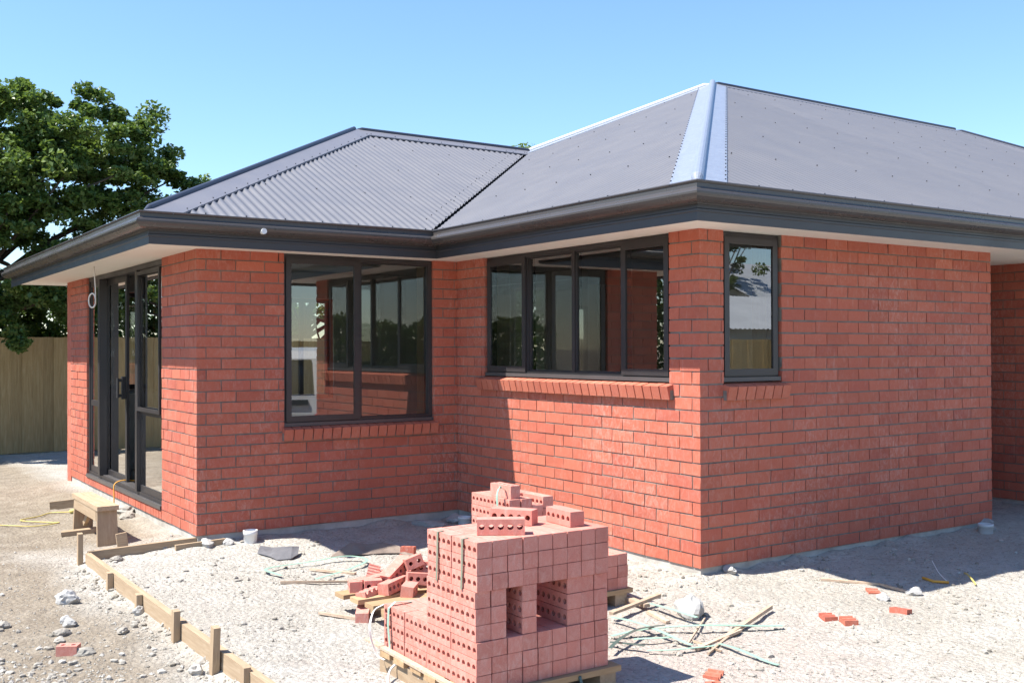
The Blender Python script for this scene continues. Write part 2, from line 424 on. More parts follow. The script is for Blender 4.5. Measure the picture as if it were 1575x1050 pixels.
# ------------------------------------------------------------------ brick walls
class Wall:
    """axis-aligned wall face; s runs along it, n is the outward normal"""
    def __init__(w, origin, sdir, ndir, length, header_even, name):
        w.o = Vector((*origin, 0)); w.s = Vector((*sdir, 0)); w.n = Vector((*ndir, 0)); w.L = length; w.he = header_even; w.name = name; w.op = []; w.skip_header = name != 'porch wall'
    def pt(w, s, d, z): return w.o + w.s*s + w.n*d + Vector((0,0,z))
    def box(w, mb, s0, s1, d0, d1, z0, z1, tint=None):
        a = w.pt(s0, d0, z0); b = w.pt(s1, d1, z1)
        mb.box(min(a.x,b.x), max(a.x,b.x), min(a.y,b.y), max(a.y,b.y), min(a.z,b.z), max(a.z,b.z), tint)
    def segs(w, row):
        """brick intervals of one course, clipped to the openings"""
        z0, z1 = row*CH, row*CH+CH-.010
        first = .075 if ((row % 2 == 0) == w.he) else .1935
        j = [0.0]; x = first
        while x < w.L-.02: j.append(x); x += MOD
        j.append(w.L)
        out = []
        blocked = [(a, b) for (a, b, za, zb) in w.op if z0 < zb-.01 and z1 > za+.01]
        for i in range(len(j)-1):
            a = j[i]+(.0038 if i else 0); b = j[i+1]-(.0038 if i < len(j)-2 else 0)
            if i == 0 and w.skip_header and first < .1: continue          # that end is the neighbour wall's brick
            parts = [(a, b)]
            for (p, q) in blocked:
                nxt = []
                for (u, v) in parts:
                    if v <= p or u >= q: nxt.append((u, v)); continue
                    if u < p-.018: nxt.append((u, p))
                    if v > q+.018: nxt.append((q, v))
                parts = nxt
            out += [(u, v) for (u, v) in parts if v-u > .015]
        return out, z0, z1
    def slab(w, mb, d0, d1, top=SOF+.03, z0=0.0, grow=0.0, s0=0.0, s1=None):
        """solid backing round the openings between depths d0 and d1"""
        s1 = w.L if s1 is None else s1
        cuts = sorted({s0, s1, *[v for (a, b, _, _) in w.op for v in (a-grow, b+grow) if s0 < v < s1]})
        for a, b in zip(cuts, cuts[1:]):
            m_ = (a+b)/2; op = [o for o in w.op if o[0]-grow < m_ < o[1]+grow]
            if not op: w.box(mb, a, b, d0, d1, z0, top)
            else:
                if op[0][2] > z0+.01: w.box(mb, a, b, d0, d1, z0, op[0][2]-grow)
                if op[0][3] < top-.05: w.box(mb, a, b, d0, d1, op[0][3]+grow, top)
W1 = Wall((-L2, L3), (0, 1), (-1, 0), YB-L3, False, 'door wall')
W2 = Wall((-L2, L3), (1, 0), (0, -1), L2, True, 'window wall')
W3 = Wall((0, 0), (0, 1), (-1, 0), L3, True, 'long window wall')
W4 = Wall((0, 0), (1, 0), (0, -1), L4, False, 'gable wall')
W5 = Wall((XW5, 0), (0, 1), (-1, 0), 2.6, True, 'porch wall')
# openings: s0, s1, z0, z1 (the course under each window is the brick sill)
W1.op = [(4.055-L3, 6.955-L3, .086, 3)]
W2.op = [(-1.634+L2, -.238+L2, .774, 3)]
W3.op = [(.293, 2.627, 1.118, 3)]
W4.op = [(.220, .784, 1.118, 3)]
walls = [W1, W2, W3, W4, W5]
cands = []
for w in walls:
    rows = range(NROW)
    for r_ in rows:
        sg, z0, z1 = w.segs(r_)
        for (a, b) in sg:
            c = np.array(w.pt((a+b)/2, 0, (z0+z1)/2)); dv = CAM-c; dist = np.linalg.norm(dv)
            area = (b-a)*(z1-z0)*max(0.0, float(np.dot(dv/dist, np.array(w.n))))/dist**2
            q = c-CAM; dep = q@_f; px = (q@_r)/dep*1603.67+787.5; py = 525-(q@_u)/dep*1603.67
            if not (0 < px < 1570 and py < 1040): area = 0
            if w is W5 and c[1] > .75: area = 0
            if w in (W3, W2) and 655 < px < 935 and py > 812: area = 0      # behind the pallet stack
            cands.append((area, w, a, b, z0, z1, r_))
cands.sort(key=lambda q: -q[0])
wall_obj = {}
for w in walls:
    mb = MB(); w.slab(mb, -.0052, -.064, s0=.0052 if w in (W1, W3, W5) else .0642, grow=.004)
    wall_obj[w] = mb.build('brick_wall', 'mortar', house)
    wall_obj[w]['label'] = {'door wall': 'sunny brick wall around the sliding door', 'window wall': 'shaded brick wall around the two-pane window', 'long window wall': 'brick wall below the four-pane window',
                            'gable wall': 'wide shaded brick wall with the narrow window', 'porch wall': 'dark brick wall in the porch recess'}[w.name]
_bm = {}
def brick_mesh(lx, ly, lz):
    k = (round(lx, 3), round(ly, 3), round(lz, 3), random.randrange(3))
    if k not in _bm:
        mb = MB(); mb.box(-lx/2, lx/2, -ly/2, ly/2, -lz/2, lz/2)
        v = [tuple(c+random.uniform(-.0022, .0022) for c in p) for p in mb.v]
        _bm[k] = mesh_of('brick', v, mb.f, 'brick')
    return _bm[k]
rest = MB()
for i, (area, w, a, b, z0, z1, r_) in enumerate(cands):
    dj = random.uniform(-.0016, .0016)
    p = w.pt(a, dj, z0); q = w.pt(b, -.070, z1)
    lo = [min(p[k], q[k]) for k in range(3)]; hi = [max(p[k], q[k]) for k in range(3)]
    if i < 300:
        o = bpy.data.objects.new('brick', brick_mesh(hi[0]-lo[0], hi[1]-lo[1], hi[2]-lo[2])); COL.objects.link(o)
        o.parent = wall_obj[w]; o.location = [(lo[k]+hi[k])/2 for k in range(3)]
    else:
        rest.box(lo[0], hi[0], lo[1], hi[1], lo[2], hi[2], random.random())
        rest.v[-8:] = [tuple(c+random.uniform(-.0016, .0016) for c in p_) for p_ in rest.v[-8:]]
ro = rest.build('brick_courses', 'brick', house, tint=True); ro['kind'] = 'stuff'; ro['label'] = 'the farther red bricks of the walls'

# weep holes: dark strips standing for the shade in open perpends of the first and last course
for w, ss in ((W2, (.0, 3)), (W4, (0, 3)), (W3, (0, 3)), (W1, (0, 4))):
    for row in (0, NROW-1):
        sg, z0, z1 = w.segs(row)
        for k, (a, b) in enumerate(sg[1:-1]):
            if k % 3 == 1 and sg[k+2][0]-b < .02:
                mb = MB(); w.box(mb, b+.0008, sg[k+2][0]-.0008, -.0025, -.02, z0+.002, z1-.002); mb.build('weep_hole_shade', 'dark', house)

# foundation plinth
mb = MB()
for w, s0, s1 in ((W1, 0, W1.L), (W2, .2885, W2.L+.2), (W3, 0, W3.L), (W4, .2885, W4.L), (W5, 0, W5.L)):
    w.box(mb, s0+.012, s1-.012, -.012, -.30, -.32, -.004)
mb.build('foundation', 'concrete', house)

# brick sills: bricks on edge, tilted outwards
def sill(w, s0, s1, zt, label):
    root = None; n = int(round((s1-s0)/.0865)); st = (s1-s0)/n
    mbm = MB(); w.box(mbm, s0+.004, s1-.004, .030, -.09, zt-.118, zt-.052)
    root = mbm.build('window_sill', 'mortar', house); root['label'] = label
    tilt = R(14); dn = w.n*math.cos(tilt)-Vector((0,0,1))*math.sin(tilt); up = w.n*math.sin(tilt)+Vector((0,0,1))*math.cos(tilt)
    for k in range(n):
        mb = MB(); c = w.pt(s0+st*(k+.5), -.022+random.uniform(-.0015,.0015), zt-.054+random.uniform(-.001,.001))
        lean = w.s*.0
        mb.obox(c, w.s*(st-.010)/2, dn*.072, up*.046)
        mb.build('brick', 'brick_sill', root)
sill(W2, W2.op[0][0]-.02, W2.op[0][1]+.02, .815, 'sloping brick sill in shade under the two-pane window')
sill(W3, W3.op[0][0]-.045, W3.op[0][1]+.06, 1.208, 'long sloping brick sill catching the sun')
sill(W4, W4.op[0][0]-.01, W4.op[0][1]+.035, 1.208, 'short brick sill under the narrow window')
# header course under the sliding door
n = 34; st = (W1.op[0][1]-W1.op[0][0])/n
for k in range(n):
    mb = MB(); s = W1.op[0][0]+st*k
    W1.box(mb, s+.004, s+st-.004, .002+random.uniform(-.001,.001), -.058, .0, .076); mb.build('threshold_brick', 'brick', house)

# ------------------------------------------------------------------ windows and door (aluminium joinery)
def bar(mb, w, s0, s1, d0, d1, z0, z1): w.box(mb, s0, s1, d0, d1, z0, z1)
def rect_frame(w, s0, s1, z0, z1, d0, d1, t, name, m, parent):
    mb = MB()
    bar(mb, w, s0, s0+t, d0, d1, z0, z1); bar(mb, w, s1-t, s1, d0, d1, z0, z1)
    bar(mb, w, s0+t, s1-t, d0-.0006, d1+.0006, z0, z0+t); bar(mb, w, s0+t, s1-t, d0-.0006, d1+.0006, z1-t, z1)
    return mb.build(name, m, parent)
def pane(w, s0, s1, z0, z1, d, parent):
    mb = MB(); c = [w.pt(s0, d, z0), w.pt(s1, d, z0), w.pt(s1, d, z1), w.pt(s0, d, z1)]
    if (c[1]-c[0]).cross(c[2]-c[1]).dot(w.n) < 0: c = c[::-1]
    mb.add(c, [(0,1,2,3)])
    return mb.build('pane', 'glass', parent)
def window(w, z0, lights, label):
    """lights: list of (s0, s1, opening?)"""
    s0, s1 = w.op[0][0]+.003, w.op[0][1]-.003; z1 = SOF-.004
    root = rect_frame(w, s0, s1, z0, z1, -.030, -.105, .036, 'window', 'alu', house); root['label'] = label
    for (a, b, opening) in lights:
        a2 = a+(.018 if a > s0+.05 else .036); b2 = b-(.018 if b < s1-.05 else .036)
        if b < s1-.05:
            mb = MB(); bar(mb, w, b-.018, b+.018, -.032, -.104, z0+.037, z1-.037); mb.build('mullion', 'alu', root)
        if opening:
            rect_frame(w, a2-.012, b2+.012, z0+.026, z1-.030, -.014, -.029, .046, 'sash', 'alu', root)
            pane(w, a2+.03, b2-.03, z0+.068, z1-.072, -.024, root)
        else:
            rect_frame(w, a2+.0005, b2-.0005, z0+.0365, z1-.0365, -.044, -.075, .012, 'glazing_bead', 'alu', root)
            pane(w, a2+.01, b2-.01, z0+.046, z1-.046, -.055, root)
    mb = MB(); bar(mb, w, s0, s1, -.006, -.028, z0-.012, z0+.016); mb.build('sill_flashing', 'alu_lit', root)
    # timber reveal inside
    mb = MB()
    bar(mb, w, s0+.002, s0+.040, -.107, -.235, z0, z1); bar(mb, w, s1-.040, s1-.002, -.107, -.235, z0, z1)
    bar(mb, w, s0+.042, s1-.042, -.107, -.235, z0, z0+.03); mb.build('reveal', 'timber_z', root)
    return root
xm = -.951+L2
window(W2, .822, [(W2.op[0][0], xm, True), (xm, W2.op[0][1], False)], 'dark framed two-pane window in the shaded wall')
window(W3, 1.222, [(.293, .82, True), (.82, 1.406, False), (1.406, 2.025, False), (2.025, 2.627, True)], 'dark framed four-pane window above the long sill')
window(W4, 1.225, [(.220, .784, True)], 'narrow single-pane dark window beside the corner')

# sliding door
A0, A1 = W1.op[0][0]+.003, W1.op[0][1]-.003
door = rect_frame(W1, A0, A1, .098, SOF-.004, -.020, -.150, .045, 'sliding_door', 'alu', house); door['label'] = 'dark aluminium sliding door standing half open'
def panel(s0, s1, d0, d1, rails, name, m='alu', st=.062):
    z0, z1 = .145, SOF-.05
    mb = MB(); bar(mb, W1, s0, s0+st, d0, d1, z0, z1); bar(mb, W1, s1-st, s1, d0, d1, z0, z1)
    zs = [z0+.03]+rails+[z1-.03]
    for z in zs: bar(mb, W1, s0+st, s1-st, d0-.0008, d1+.0008, z-.03, z+.03)
    r_ = mb.build(name, m, door)
    for a, b in zip(zs, zs[1:]): pane(W1, s0+st-.005, s1-st+.005, a+.025, b-.025, (d0+d1)/2, r_)
    return r_
Y = lambda y: y-L3
panel(A0+.046, Y(4.90), -.030, -.048, [.877], 'fixed_panel', st=.036)
panel(Y(6.38), A1-.046, -.030, -.048, [.877], 'fixed_panel', st=.036)
panel(Y(5.56), Y(6.42), -.078, -.104, [], 'sliding_panel', st=.06)
mb = MB(); bar(mb, W1, Y(6.34), Y(6.42), .004, -.072, .146, SOF-.051); mb.build('jamb_post', 'alu', door)
mb = MB(); bar(mb, W1, Y(4.87), Y(4.93), .002, -.028, .146, SOF-.051); mb.build('jamb_post', 'alu', door)
rect_frame(W1, A0+.05, Y(4.86), .885, SOF-.07, .006, -.012, .034, 'opening_sash', 'alu', door)
mb = MB(); bar(mb, W1, Y(5.575), Y(5.625), -.040, -.073, .96, 1.18); bar(mb, W1, Y(5.585), Y(5.615), -.012, -.040, .98, 1.01); bar(mb, W1, Y(5.585), Y(5.615), -.012, -.040, 1.13, 1.16); bar(mb, W1, Y(5.58), Y(5.62), .004, -.012, .975, 1.165)
mb.build('handle', 'rubber', door)
mb = MB(); bar(mb, W1, A0+.01, A1-.01, .012, -.019, .078, .112); bar(mb, W1, Y(4.93), Y(6.34), -.03, -.13, .1435, .152); mb.build('threshold', 'alu_lit', door)

# ------------------------------------------------------------------ inside of the house
def lining(w, **kw):
    mb = MB(); w.slab(mb, -.115, -.205, top=2.44, z0=.05, **kw); return mb.build('wall_lining', 'plasterboard', house)
lining(W1, s0=.21); lining(W2, s0=.116, s1=L2+.2); lining(W3, s0=.21, s1=L3-.0); lining(W4, s0=.116, s1=L4-.12)
mb = MB(); mb.box(-L2+.21, XR, L3+.21, YB-.15, -.05, .10); mb.box(.21, L4-.2, .21, L3+.208, -.05, .099); mb.build('floor', 'floor_slab', house)
mb = MB(); mb.box(-L2+.1, XR, L3+.1, YB-.1, 2.45, 2.47); mb.box(.1, L4-.1, .1, L3+.09, 2.451, 2.471); mb.build('ceiling', 'plasterboard', house)
# right end of the main room and back wall with garden windows
part('wall_lining', 'plasterboard', house, (L4-.21, L4-.12, .21, 3.6, .10, 2.44))
part('inner_partition', 'plasterboard', house, (3.2, 3.3, 5.4, YB-.24, .10, 2.44), (7.6, 7.7, 3.4, YB-.2, .10, 2.44))
bw = [(-2.0, -1.40, .98, 2.12), (.12, .90, .80, 2.10), (3.48, 4.10, .98, 2.12)]
mb = MB(); x = -L2
for (a, b, z0, z1) in bw:
    mb.box(x, a, YB-.20, YB, -.1, 2.44); mb.box(a, b, YB-.20, YB, -.1, z0); mb.box(a, b, YB-.20, YB, z1, 2.44); x = b
mb.box(x, XR, YB-.20, YB, -.1, 2.44); mb.build('back_wall', 'brick', house)
mb = MB(); x = -L2+.21
for (a, b, z0, z1) in bw:
    mb.box(x, a, YB-.23, YB-.201, .1, 2.44); mb.box(a, b, YB-.23, YB-.201, .1, z0); mb.box(a, b, YB-.23, YB-.201, z1, 2.44); x = b
mb.box(x, 7.59, YB-.23, YB-.201, .1, 2.44); mb.build('wall_lining', 'plasterboard', house)
for (a, b, z0, z1) in bw:
    mb = MB(); t = .05
    for q in ((a, a+t, z0, z1), (b-t, b, z0, z1), (a+t, b-t, z0, z0+t), (a+t, b-t, z1-t, z1), ((a+b)/2-.025, (a+b)/2+.025, z0+t, z1-t)):
        mb.box(q[0], q[1], YB-.09, YB-.04, q[2], q[3])
    f_ = mb.build('back_window', 'alu', house)
    mb = MB(); mb.add([(a+t, YB-.065, z0+t), (b-t, YB-.065, z0+t), (b-t, YB-.065, z1-t), (a+t, YB-.065, z1-t)], [(0,1,2,3)]); mb.build('pane', 'glass', f_)
part('kitchen_bench', 'grey_plastic', house, (-2.0, -.4, 7.15, 7.75, .101, .95))
part('end_wall', 'brick', house, (XR, XR+.1, 0, YB, -.1, 2.44), (L4-.07, L4, .075, 2.6, -.1, 2.24), (L4, XW5+.07, 2.6, 2.7, -.1, 2.44), (XW5+2, XR, 0, .07, -.1, 2.24))

# ------------------------------------------------------------------ eaves: soffit, fascia, gutter
BK = 8.70
corners_v = [(-L2, BK-OVG), (-L2, L3), (0, L3), (0, 0), (XR, 0)]         # wall corners in order (first and last are run ends)
nrm = [(-1, 0), (0, -1), (-1, 0), (0, -1)]
def eave_pt(i, off):
    """point of the eave path at corner i, moved out by off"""
    x, y = corners_v[i]
    ns = []
    if i > 0: ns.append(nrm[i-1])
    if i < 4: ns.append(nrm[i])
    dx = sum(set([n_[0] for n_ in ns if n_[0]]) or {0}); dy = sum(set([n_[1] for n_ in ns if n_[1]]) or {0})
    return (x+dx*off, y+dy*off)
def sweep(prof, i, name, m, parent, smooth=False, close=True):
    """profile (offset out, z) along eave run i, mitred at both ends"""
    v = []; n = len(prof)
    for e in (i, i+1):
        for (o, z) in prof:
            x, y = eave_pt(e, o)
            if i == 0 and e == 0: y = BK if o > .3 else y
            v.append((x, y, z))
    f = [(k, (k+1) % n, n+(k+1) % n, n+k) for k in range(n if close else n-1)]
    if close: f += [tuple(range(n-1, -1, -1)), tuple(range(n, 2*n))]
    return mk(name, v, f, m, parent, smooth)
fas = [(OVF-.02, 2.205), (OVF, 2.192), (OVF+.004, 2.192), (OVF+.004, 2.245), (OVF+.010, 2.250), (OVF+.010, 2.262), (OVF+.004, 2.268), (OVF+.004, 2.292), (OVF+.010, 2.300), (OVF+.004, 2.307), (OVF+.004, 2.385), (OVF-.02, 2.385)]
gut = [(.494, 2.300), (.520, 2.293), (.548, 2.295), (.574, 2.305), (.592, 2.319), (.601, 2.335), (.602, 2.347), (.596, 2.358), (.584, 2.366), (.573, 2.370), (.570, 2.378), (.571, 2.398),
       (.576, 2.404), (.580, 2.411), (.576, 2.418), (.568, 2.416), (.564, 2.408), (.564, 2.372), (.570, 2.362), (.586, 2.350), (.588, 2.336), (.578, 2.322), (.560, 2.310), (.520, 2.303), (.500, 2.31), (.498, 2.385), (.494, 2.385)]
for i in range(4):
    sweep(fas, i, 'fascia', 'fascia', house)
    sweep(gut, i, 'gutter', 'gutter', house)
mb = MB()
S0, S1 = SOF, SOF+.009
so = [(-L2-OVF+.018, -L2+.1, L3-OVF+.018, BK-.1), (-L2+.1, 0.1, L3-OVF+.018, L3+.1), (-OVF+.018, .1, -OVF+.018, L3-OVF+.017), (.1, XR, -OVF+.018, .1), (L4-.06, XW5+.06, .1, 2.65)]
for k, (a, b, c, d) in enumerate(so):
    part('soffit', 'soffit', house, (a, b, c, d, S0+k*.0007, S1+k*.0007))

# ------------------------------------------------------------------ roof
CPH, AMP = .0762, .0085
def roof_plane(name, eave_o, udir, inw, length_u, vmin_f, vmax_f, u0, sheet=.762, lift=.012, res=6, TANP=TANP):
    """corrugated sheets: u along the eave, v horizontal distance up the slope; each sheet is a part"""
    e = Vector(eave_o); U = Vector(udir); I = Vector(inw)
    nrm_ = (Vector((0,0,1))-I*TANP).normalized()
    out = []; u = u0
    while u < u0+length_u-1e-4:
        ue = min(u+sheet, u0+length_u)
        n = max(2, int(round((ue-u)/CPH*res)))
        v = []; f = []; cols = []
        for k in range(n+1):
            uu = u+(ue-u)*k/n + (0.0)
            a, b = vmin_f(uu), vmax_f(uu)
            if b < a+.001: b = a+.001
            h = AMP*math.cos(2*math.pi*uu/CPH)+lift
            for t in (0, 1):
                vv = a+(b-a)*t
                v.append(e+U*uu+I*vv+Vector((0,0,vv*TANP))+nrm_*h)
        for k in range(n):
            if vmax_f(u+(ue-u)*k/n)-vmin_f(u+(ue-u)*k/n) < .002 and vmax_f(u+(ue-u)*(k+1)/n)-vmin_f(u+(ue-u)*(k+1)/n) < .002: continue
            f.append((2*k, 2*k+2, 2*k+3, 2*k+1))
        if f:
            if U.cross(I).z < 0: f = [q[::-1] for q in f]
            o = mk('roof_sheet', v, f, 'roof', house, smooth=True); out.append(o)
        u = ue
    return out
Hx, Hy = -L2-OVG+.02, L3-OVG+.02                 # left hip foot
RY = 5.64; RZ = EZ+.010+TANP*(RY-Hy)                  # left wing ridge
APX = Hx+(RY-Hy)                                 # apex of the left hip
Cx = Cy = -OVG+.02
PX, PY = 4.165, 4.055; PZ = EZ+TANP*(4.11-Cx)
TL = (PZ-EZ)/(PX-Cx); TF = (PZ-EZ)/(PY-Cy); KH = (PX-Cx)/(PY-Cy)
PRX = 9.07
VX = Cx+(RY-Hy)*TANP/TL                                  # where the left ridge meets the main roof
GAP = .045
dip = .012
KV = TL/TANP                                     # valley: v of the left wing per metre of x
# left wing, front plane (u = x): between hip and valley
roof_plane('lf', (0, Hy, EZ), (1,0,0), (0,1,0), (VX-Hx), lambda u: max(dip, (u-Cx)*KV+GAP) if u > Cx-.02 else dip, lambda u: min(u-Hx, RY-Hy), Hx)
# main roof, left plane (u = y): right of the valley
def ml_min(u): return max(dip, (u-Hy)/KV+GAP*.6) if u > Hy-.01 else dip
def ml_max(u): return min((u-Cy)*KH, PX-Cx) if u < PY else (PX-Cx)-(u-PY)*(PX-VX)/(RY-PY)
roof_plane('ml', (Cx, 0, EZ), (0,1,0), (1,0,0), (RY+.05-Cy), ml_min, ml_max, Cy, TANP=TL)
# main roof, front plane (u = x)
def mf_max(u): return min((u-Cx)/KH, PY-Cy, (PY-Cy)-(u-PRX) if u > PRX else 99)
roof_plane('mf', (0, Cy, EZ), (1,0,0), (0,1,0), (PRX+4.6-Cx), lambda u: dip, mf_max, Cx, res=4, TANP=TF)
# hidden planes: left end, backs, right end
def poly(name, pts, m, parent): return mk(name, pts, [tuple(range(len(pts)))], m, parent)
BZ = EZ
poly('roof_slope', [(Hx, Hy, EZ), (APX, RY, RZ), (Hx, BK, EZ)], 'roof', house)
poly('roof_slope', [(APX, RY, RZ), (VX+.6, RY, RZ), (VX+.6, BK, EZ), (Hx, BK, EZ)], 'roof', house)
poly('roof_slope', [(PX, PY, PZ), (PRX, PY, PZ), (PRX+4.7, BK+.2, EZ-.05), (-.6, BK+.2, EZ-.05)], 'roof', house)
poly('roof_slope', [(PRX, PY, PZ), (PRX+4.68, Cy, EZ), (PRX+4.7, BK+.2, EZ-.05)], 'roof', house)
# underlay below the sheets and the valley tray
def below(p, d=.03): return (p[0], p[1], p[2]-d)
und = [[(Hx, Hy, EZ), (Cx, Hy, EZ), (VX, RY, RZ), (APX, RY, RZ)], [(Cx, Cy, EZ), (PX, PY, PZ), (VX, RY, RZ), (Cx, Hy, EZ)], [(Cx, Cy, EZ), (PRX+4.68, Cy, EZ), (PRX, PY, PZ), (PX, PY, PZ)]]
for q in und: poly('underlay', [below(p) for p in q], 'dark', house)
# caps: two flat wings and a roll along a line
def cap(p, q, n1, n2, wing, roll, m, mroll, name, lift=.026, start=0.0):
    """p, q end points; n1, n2 unit horizontal directions down each side; each wing follows its slope"""
    p, q = Vector(p), Vector(q); d = (q-p).normalized(); p = p+d*start
    b = MB()
    for n_ in (n1, n2):
        # direction in the slope plane, perpendicular to the line
        g = Vector((n_[0], n_[1], -TANP)).normalized()
        w_ = (g-d*g.dot(d)).normalized(); nn = d.cross(w_); nn = nn if nn.z > 0 else -nn
        sh = d*(-w_.z*wing/d.z) if d.z > .05 else Vector((0,0,0))      # foot of the wing cut along the eave
        a = [p+nn*lift, q+nn*lift, q+nn*(lift-.004)+w_*wing, p+nn*(lift-.004)+w_*wing+sh]
        lip = [q+nn*(lift-.016)+w_*(wing+.004), p+nn*(lift-.016)+w_*(wing+.004)+sh]
        b.add(a+lip, [(0,1,2,3), (3,2,4,5)])
    base = b.build(name, m, house)
    c = MB(); up = Vector((0,0,1)); up = (up-d*up.dot(d)).normalized()
    c.tube([p+up*(lift-roll*.5)+d*.015, p+up*lift+d*.09, q+up*(lift+roll*.1)], [roll*.45, roll, roll], 14); c.build('roll', mroll, base, smooth=False)
    return base
LH = Vector((Hx, Hy, EZ)); LA = Vector((APX, RY, RZ)); LV = Vector((VX, RY, RZ)); MC = Vector((Cx, Cy, EZ)); MP = Vector((PX, PY, PZ)); MR = Vector((PRX, PY, PZ))
cap(LH, LA, (0,-1), (-1,0), .20, .024, 'flashing', 'ridge', 'hip_cap', start=.05)
cap(LA, LV, (0,-1), (0,1), .19, .026, 'flashing', 'ridge', 'ridge_cap')
cap(MC, MP, (0,-1), (-1,0), .172, .036, 'film', 'film', 'hip_cap', start=.02)['label'] = 'hip capping still wrapped in pale blue film'
cap(MP, MR, (0,-1), (0,1), .13, .026, 'flashing', 'ridge', 'ridge_cap')
cap(MP, MP+(LV-MP)*1.0, (-1,0), (0,1), .17, .030, 'film', 'film_glint', 'hip_cap')  # film tone with a paler roll, painting the sun glint on this hip
cap(MR, (PRX+4.68, Cy, EZ), (0,-1), (1,0), .16, .026, 'flashing', 'ridge', 'hip_cap')
# roofing screws, too small to pick apart
sc = MB()
def screw(p, nn, r=.0050):
    t1 = nn.cross(Vector((1,0,0))).normalized(); t2 = nn.cross(t1)
    o = [p+(t1*math.cos(a)+t2*math.sin(a))*r for a in [k*math.pi/3 for k in range(6)]]
    o += [q+nn*.007 for q in o]
    sc.add(o, [tuple(range(6, 12))]+[(k, (k+1) % 6, 6+(k+1) % 6, 6+k) for k in range(6)])
def screws(eo, U, I, u0, u1, vminf, vmaxf, TANP=TANP):
    eo, U, I = Vector(eo), Vector(U), Vector(I); nn = (Vector((0,0,1))-I*TANP).normalized()
    rows = [.06]+[.06+.82*k for k in range(1, 7)]
    for ri, vv in enumerate(rows):
        step = CPH*(4 if ri == 0 else 6); k = math.ceil(u0/step)
        if ri % 2: k += 0
        u = k*step + (CPH*2 if ri % 2 else 0)
        while u < u1:
            if vminf(u)+.10 < vv < vmaxf(u)-.22 or (ri == 0 and vmaxf(u) > .3 and vminf(u) < .03):
                screw(eo+U*u+I*vv+Vector((0,0,vv*TANP))+nn*(AMP+.012), nn)
            u += step
screws((0, Hy, EZ), (1,0,0), (0,1,0), Hx, VX, lambda u: max(dip, (u-Cx)*KV+GAP) if u > Cx else dip, lambda u: min(u-Hx, RY-Hy))
screws((Cx, 0, EZ), (0,1,0), (1,0,0), Cy, RY, ml_min, ml_max, TL)
screws((0, Cy, EZ), (1,0,0), (0,1,0), Cx, 12, lambda u: dip, mf_max, TF)
# along hips, ridges and beside the valley
def screw_line(p, q, n_, dist, step, lift=.03):
    p, q = Vector(p), Vector(q); d = (q-p).normalized(); g = Vector((n_[0], n_[1], -TANP)).normalized(); w_ = (g-d*g.dot(d)).normalized(); nn = d.cross(w_); nn = nn if nn.z > 0 else -nn
    L = (q-p).length; k = .12
    while k < L-.1: screw(p+d*k+w_*dist+nn*lift, nn); k += step
screw_line(LH, LA, (0,-1), .185, .21); screw_line(LA, LV, (0,-1), .175, .30)
screw_line(MC, MP, (0,-1), .160, .152); screw_line(MC, MP, (-1,0), .160, .152)
screw_line((Cx, Hy, EZ), LV, (0,1), -.15, .17, .02); screw_line((Cx, Hy, EZ), LV, (1,0), -.13, .17, .02)
so_ = sc.build('roof_screws', 'screw', house); so_['kind'] = 'stuff'
# white fitting on the fascia
mb = MB(); mb.tube([(-2.03, 2.60-.02, 2.318), (-2.03, 2.60-.085, 2.318)], [.016, .016], 10); mb.tube([(-2.03, 2.60-.085, 2.318), (-2.03, 2.60-.125, 2.318)], [.022, .022], 10)
mb.build('spigot', 'white_plastic', house)
# a treetop far behind shows above the valley
sprig = empty('distant_tree', (9.66, 16.0, -.2), 'tiny green treetop showing above the roof valley', 'tree')
mb2 = MB(); mb2.tube([(9.66, 16.0, -.2), (9.68, 16.05, 3.0), (9.66, 16, 6.2)], [.12, .07, .012], 6); mb2.build('trunk', 'bark', sprig)
mb3 = MB()
for k in range(420):
    h = random.random(); c = Vector((9.66, 16.0, 3.6+2.85*h))+Vector((random.gauss(0, .08+.8*(1-h)), random.gauss(0, .1+.8*(1-h)), 0))
    a = Vector((random.gauss(0,1), random.gauss(0,1), random.gauss(0,.6))).normalized()*.075; b_ = a.cross(Vector((random.gauss(0,1), random.gauss(0,1), 1))).normalized()*.034
    mb3.add([c-a, c+b_, c+a, c-b_], [(0,1,2,3)], random.random())
mb3.build('crown', 'leaf', sprig, tint=True)

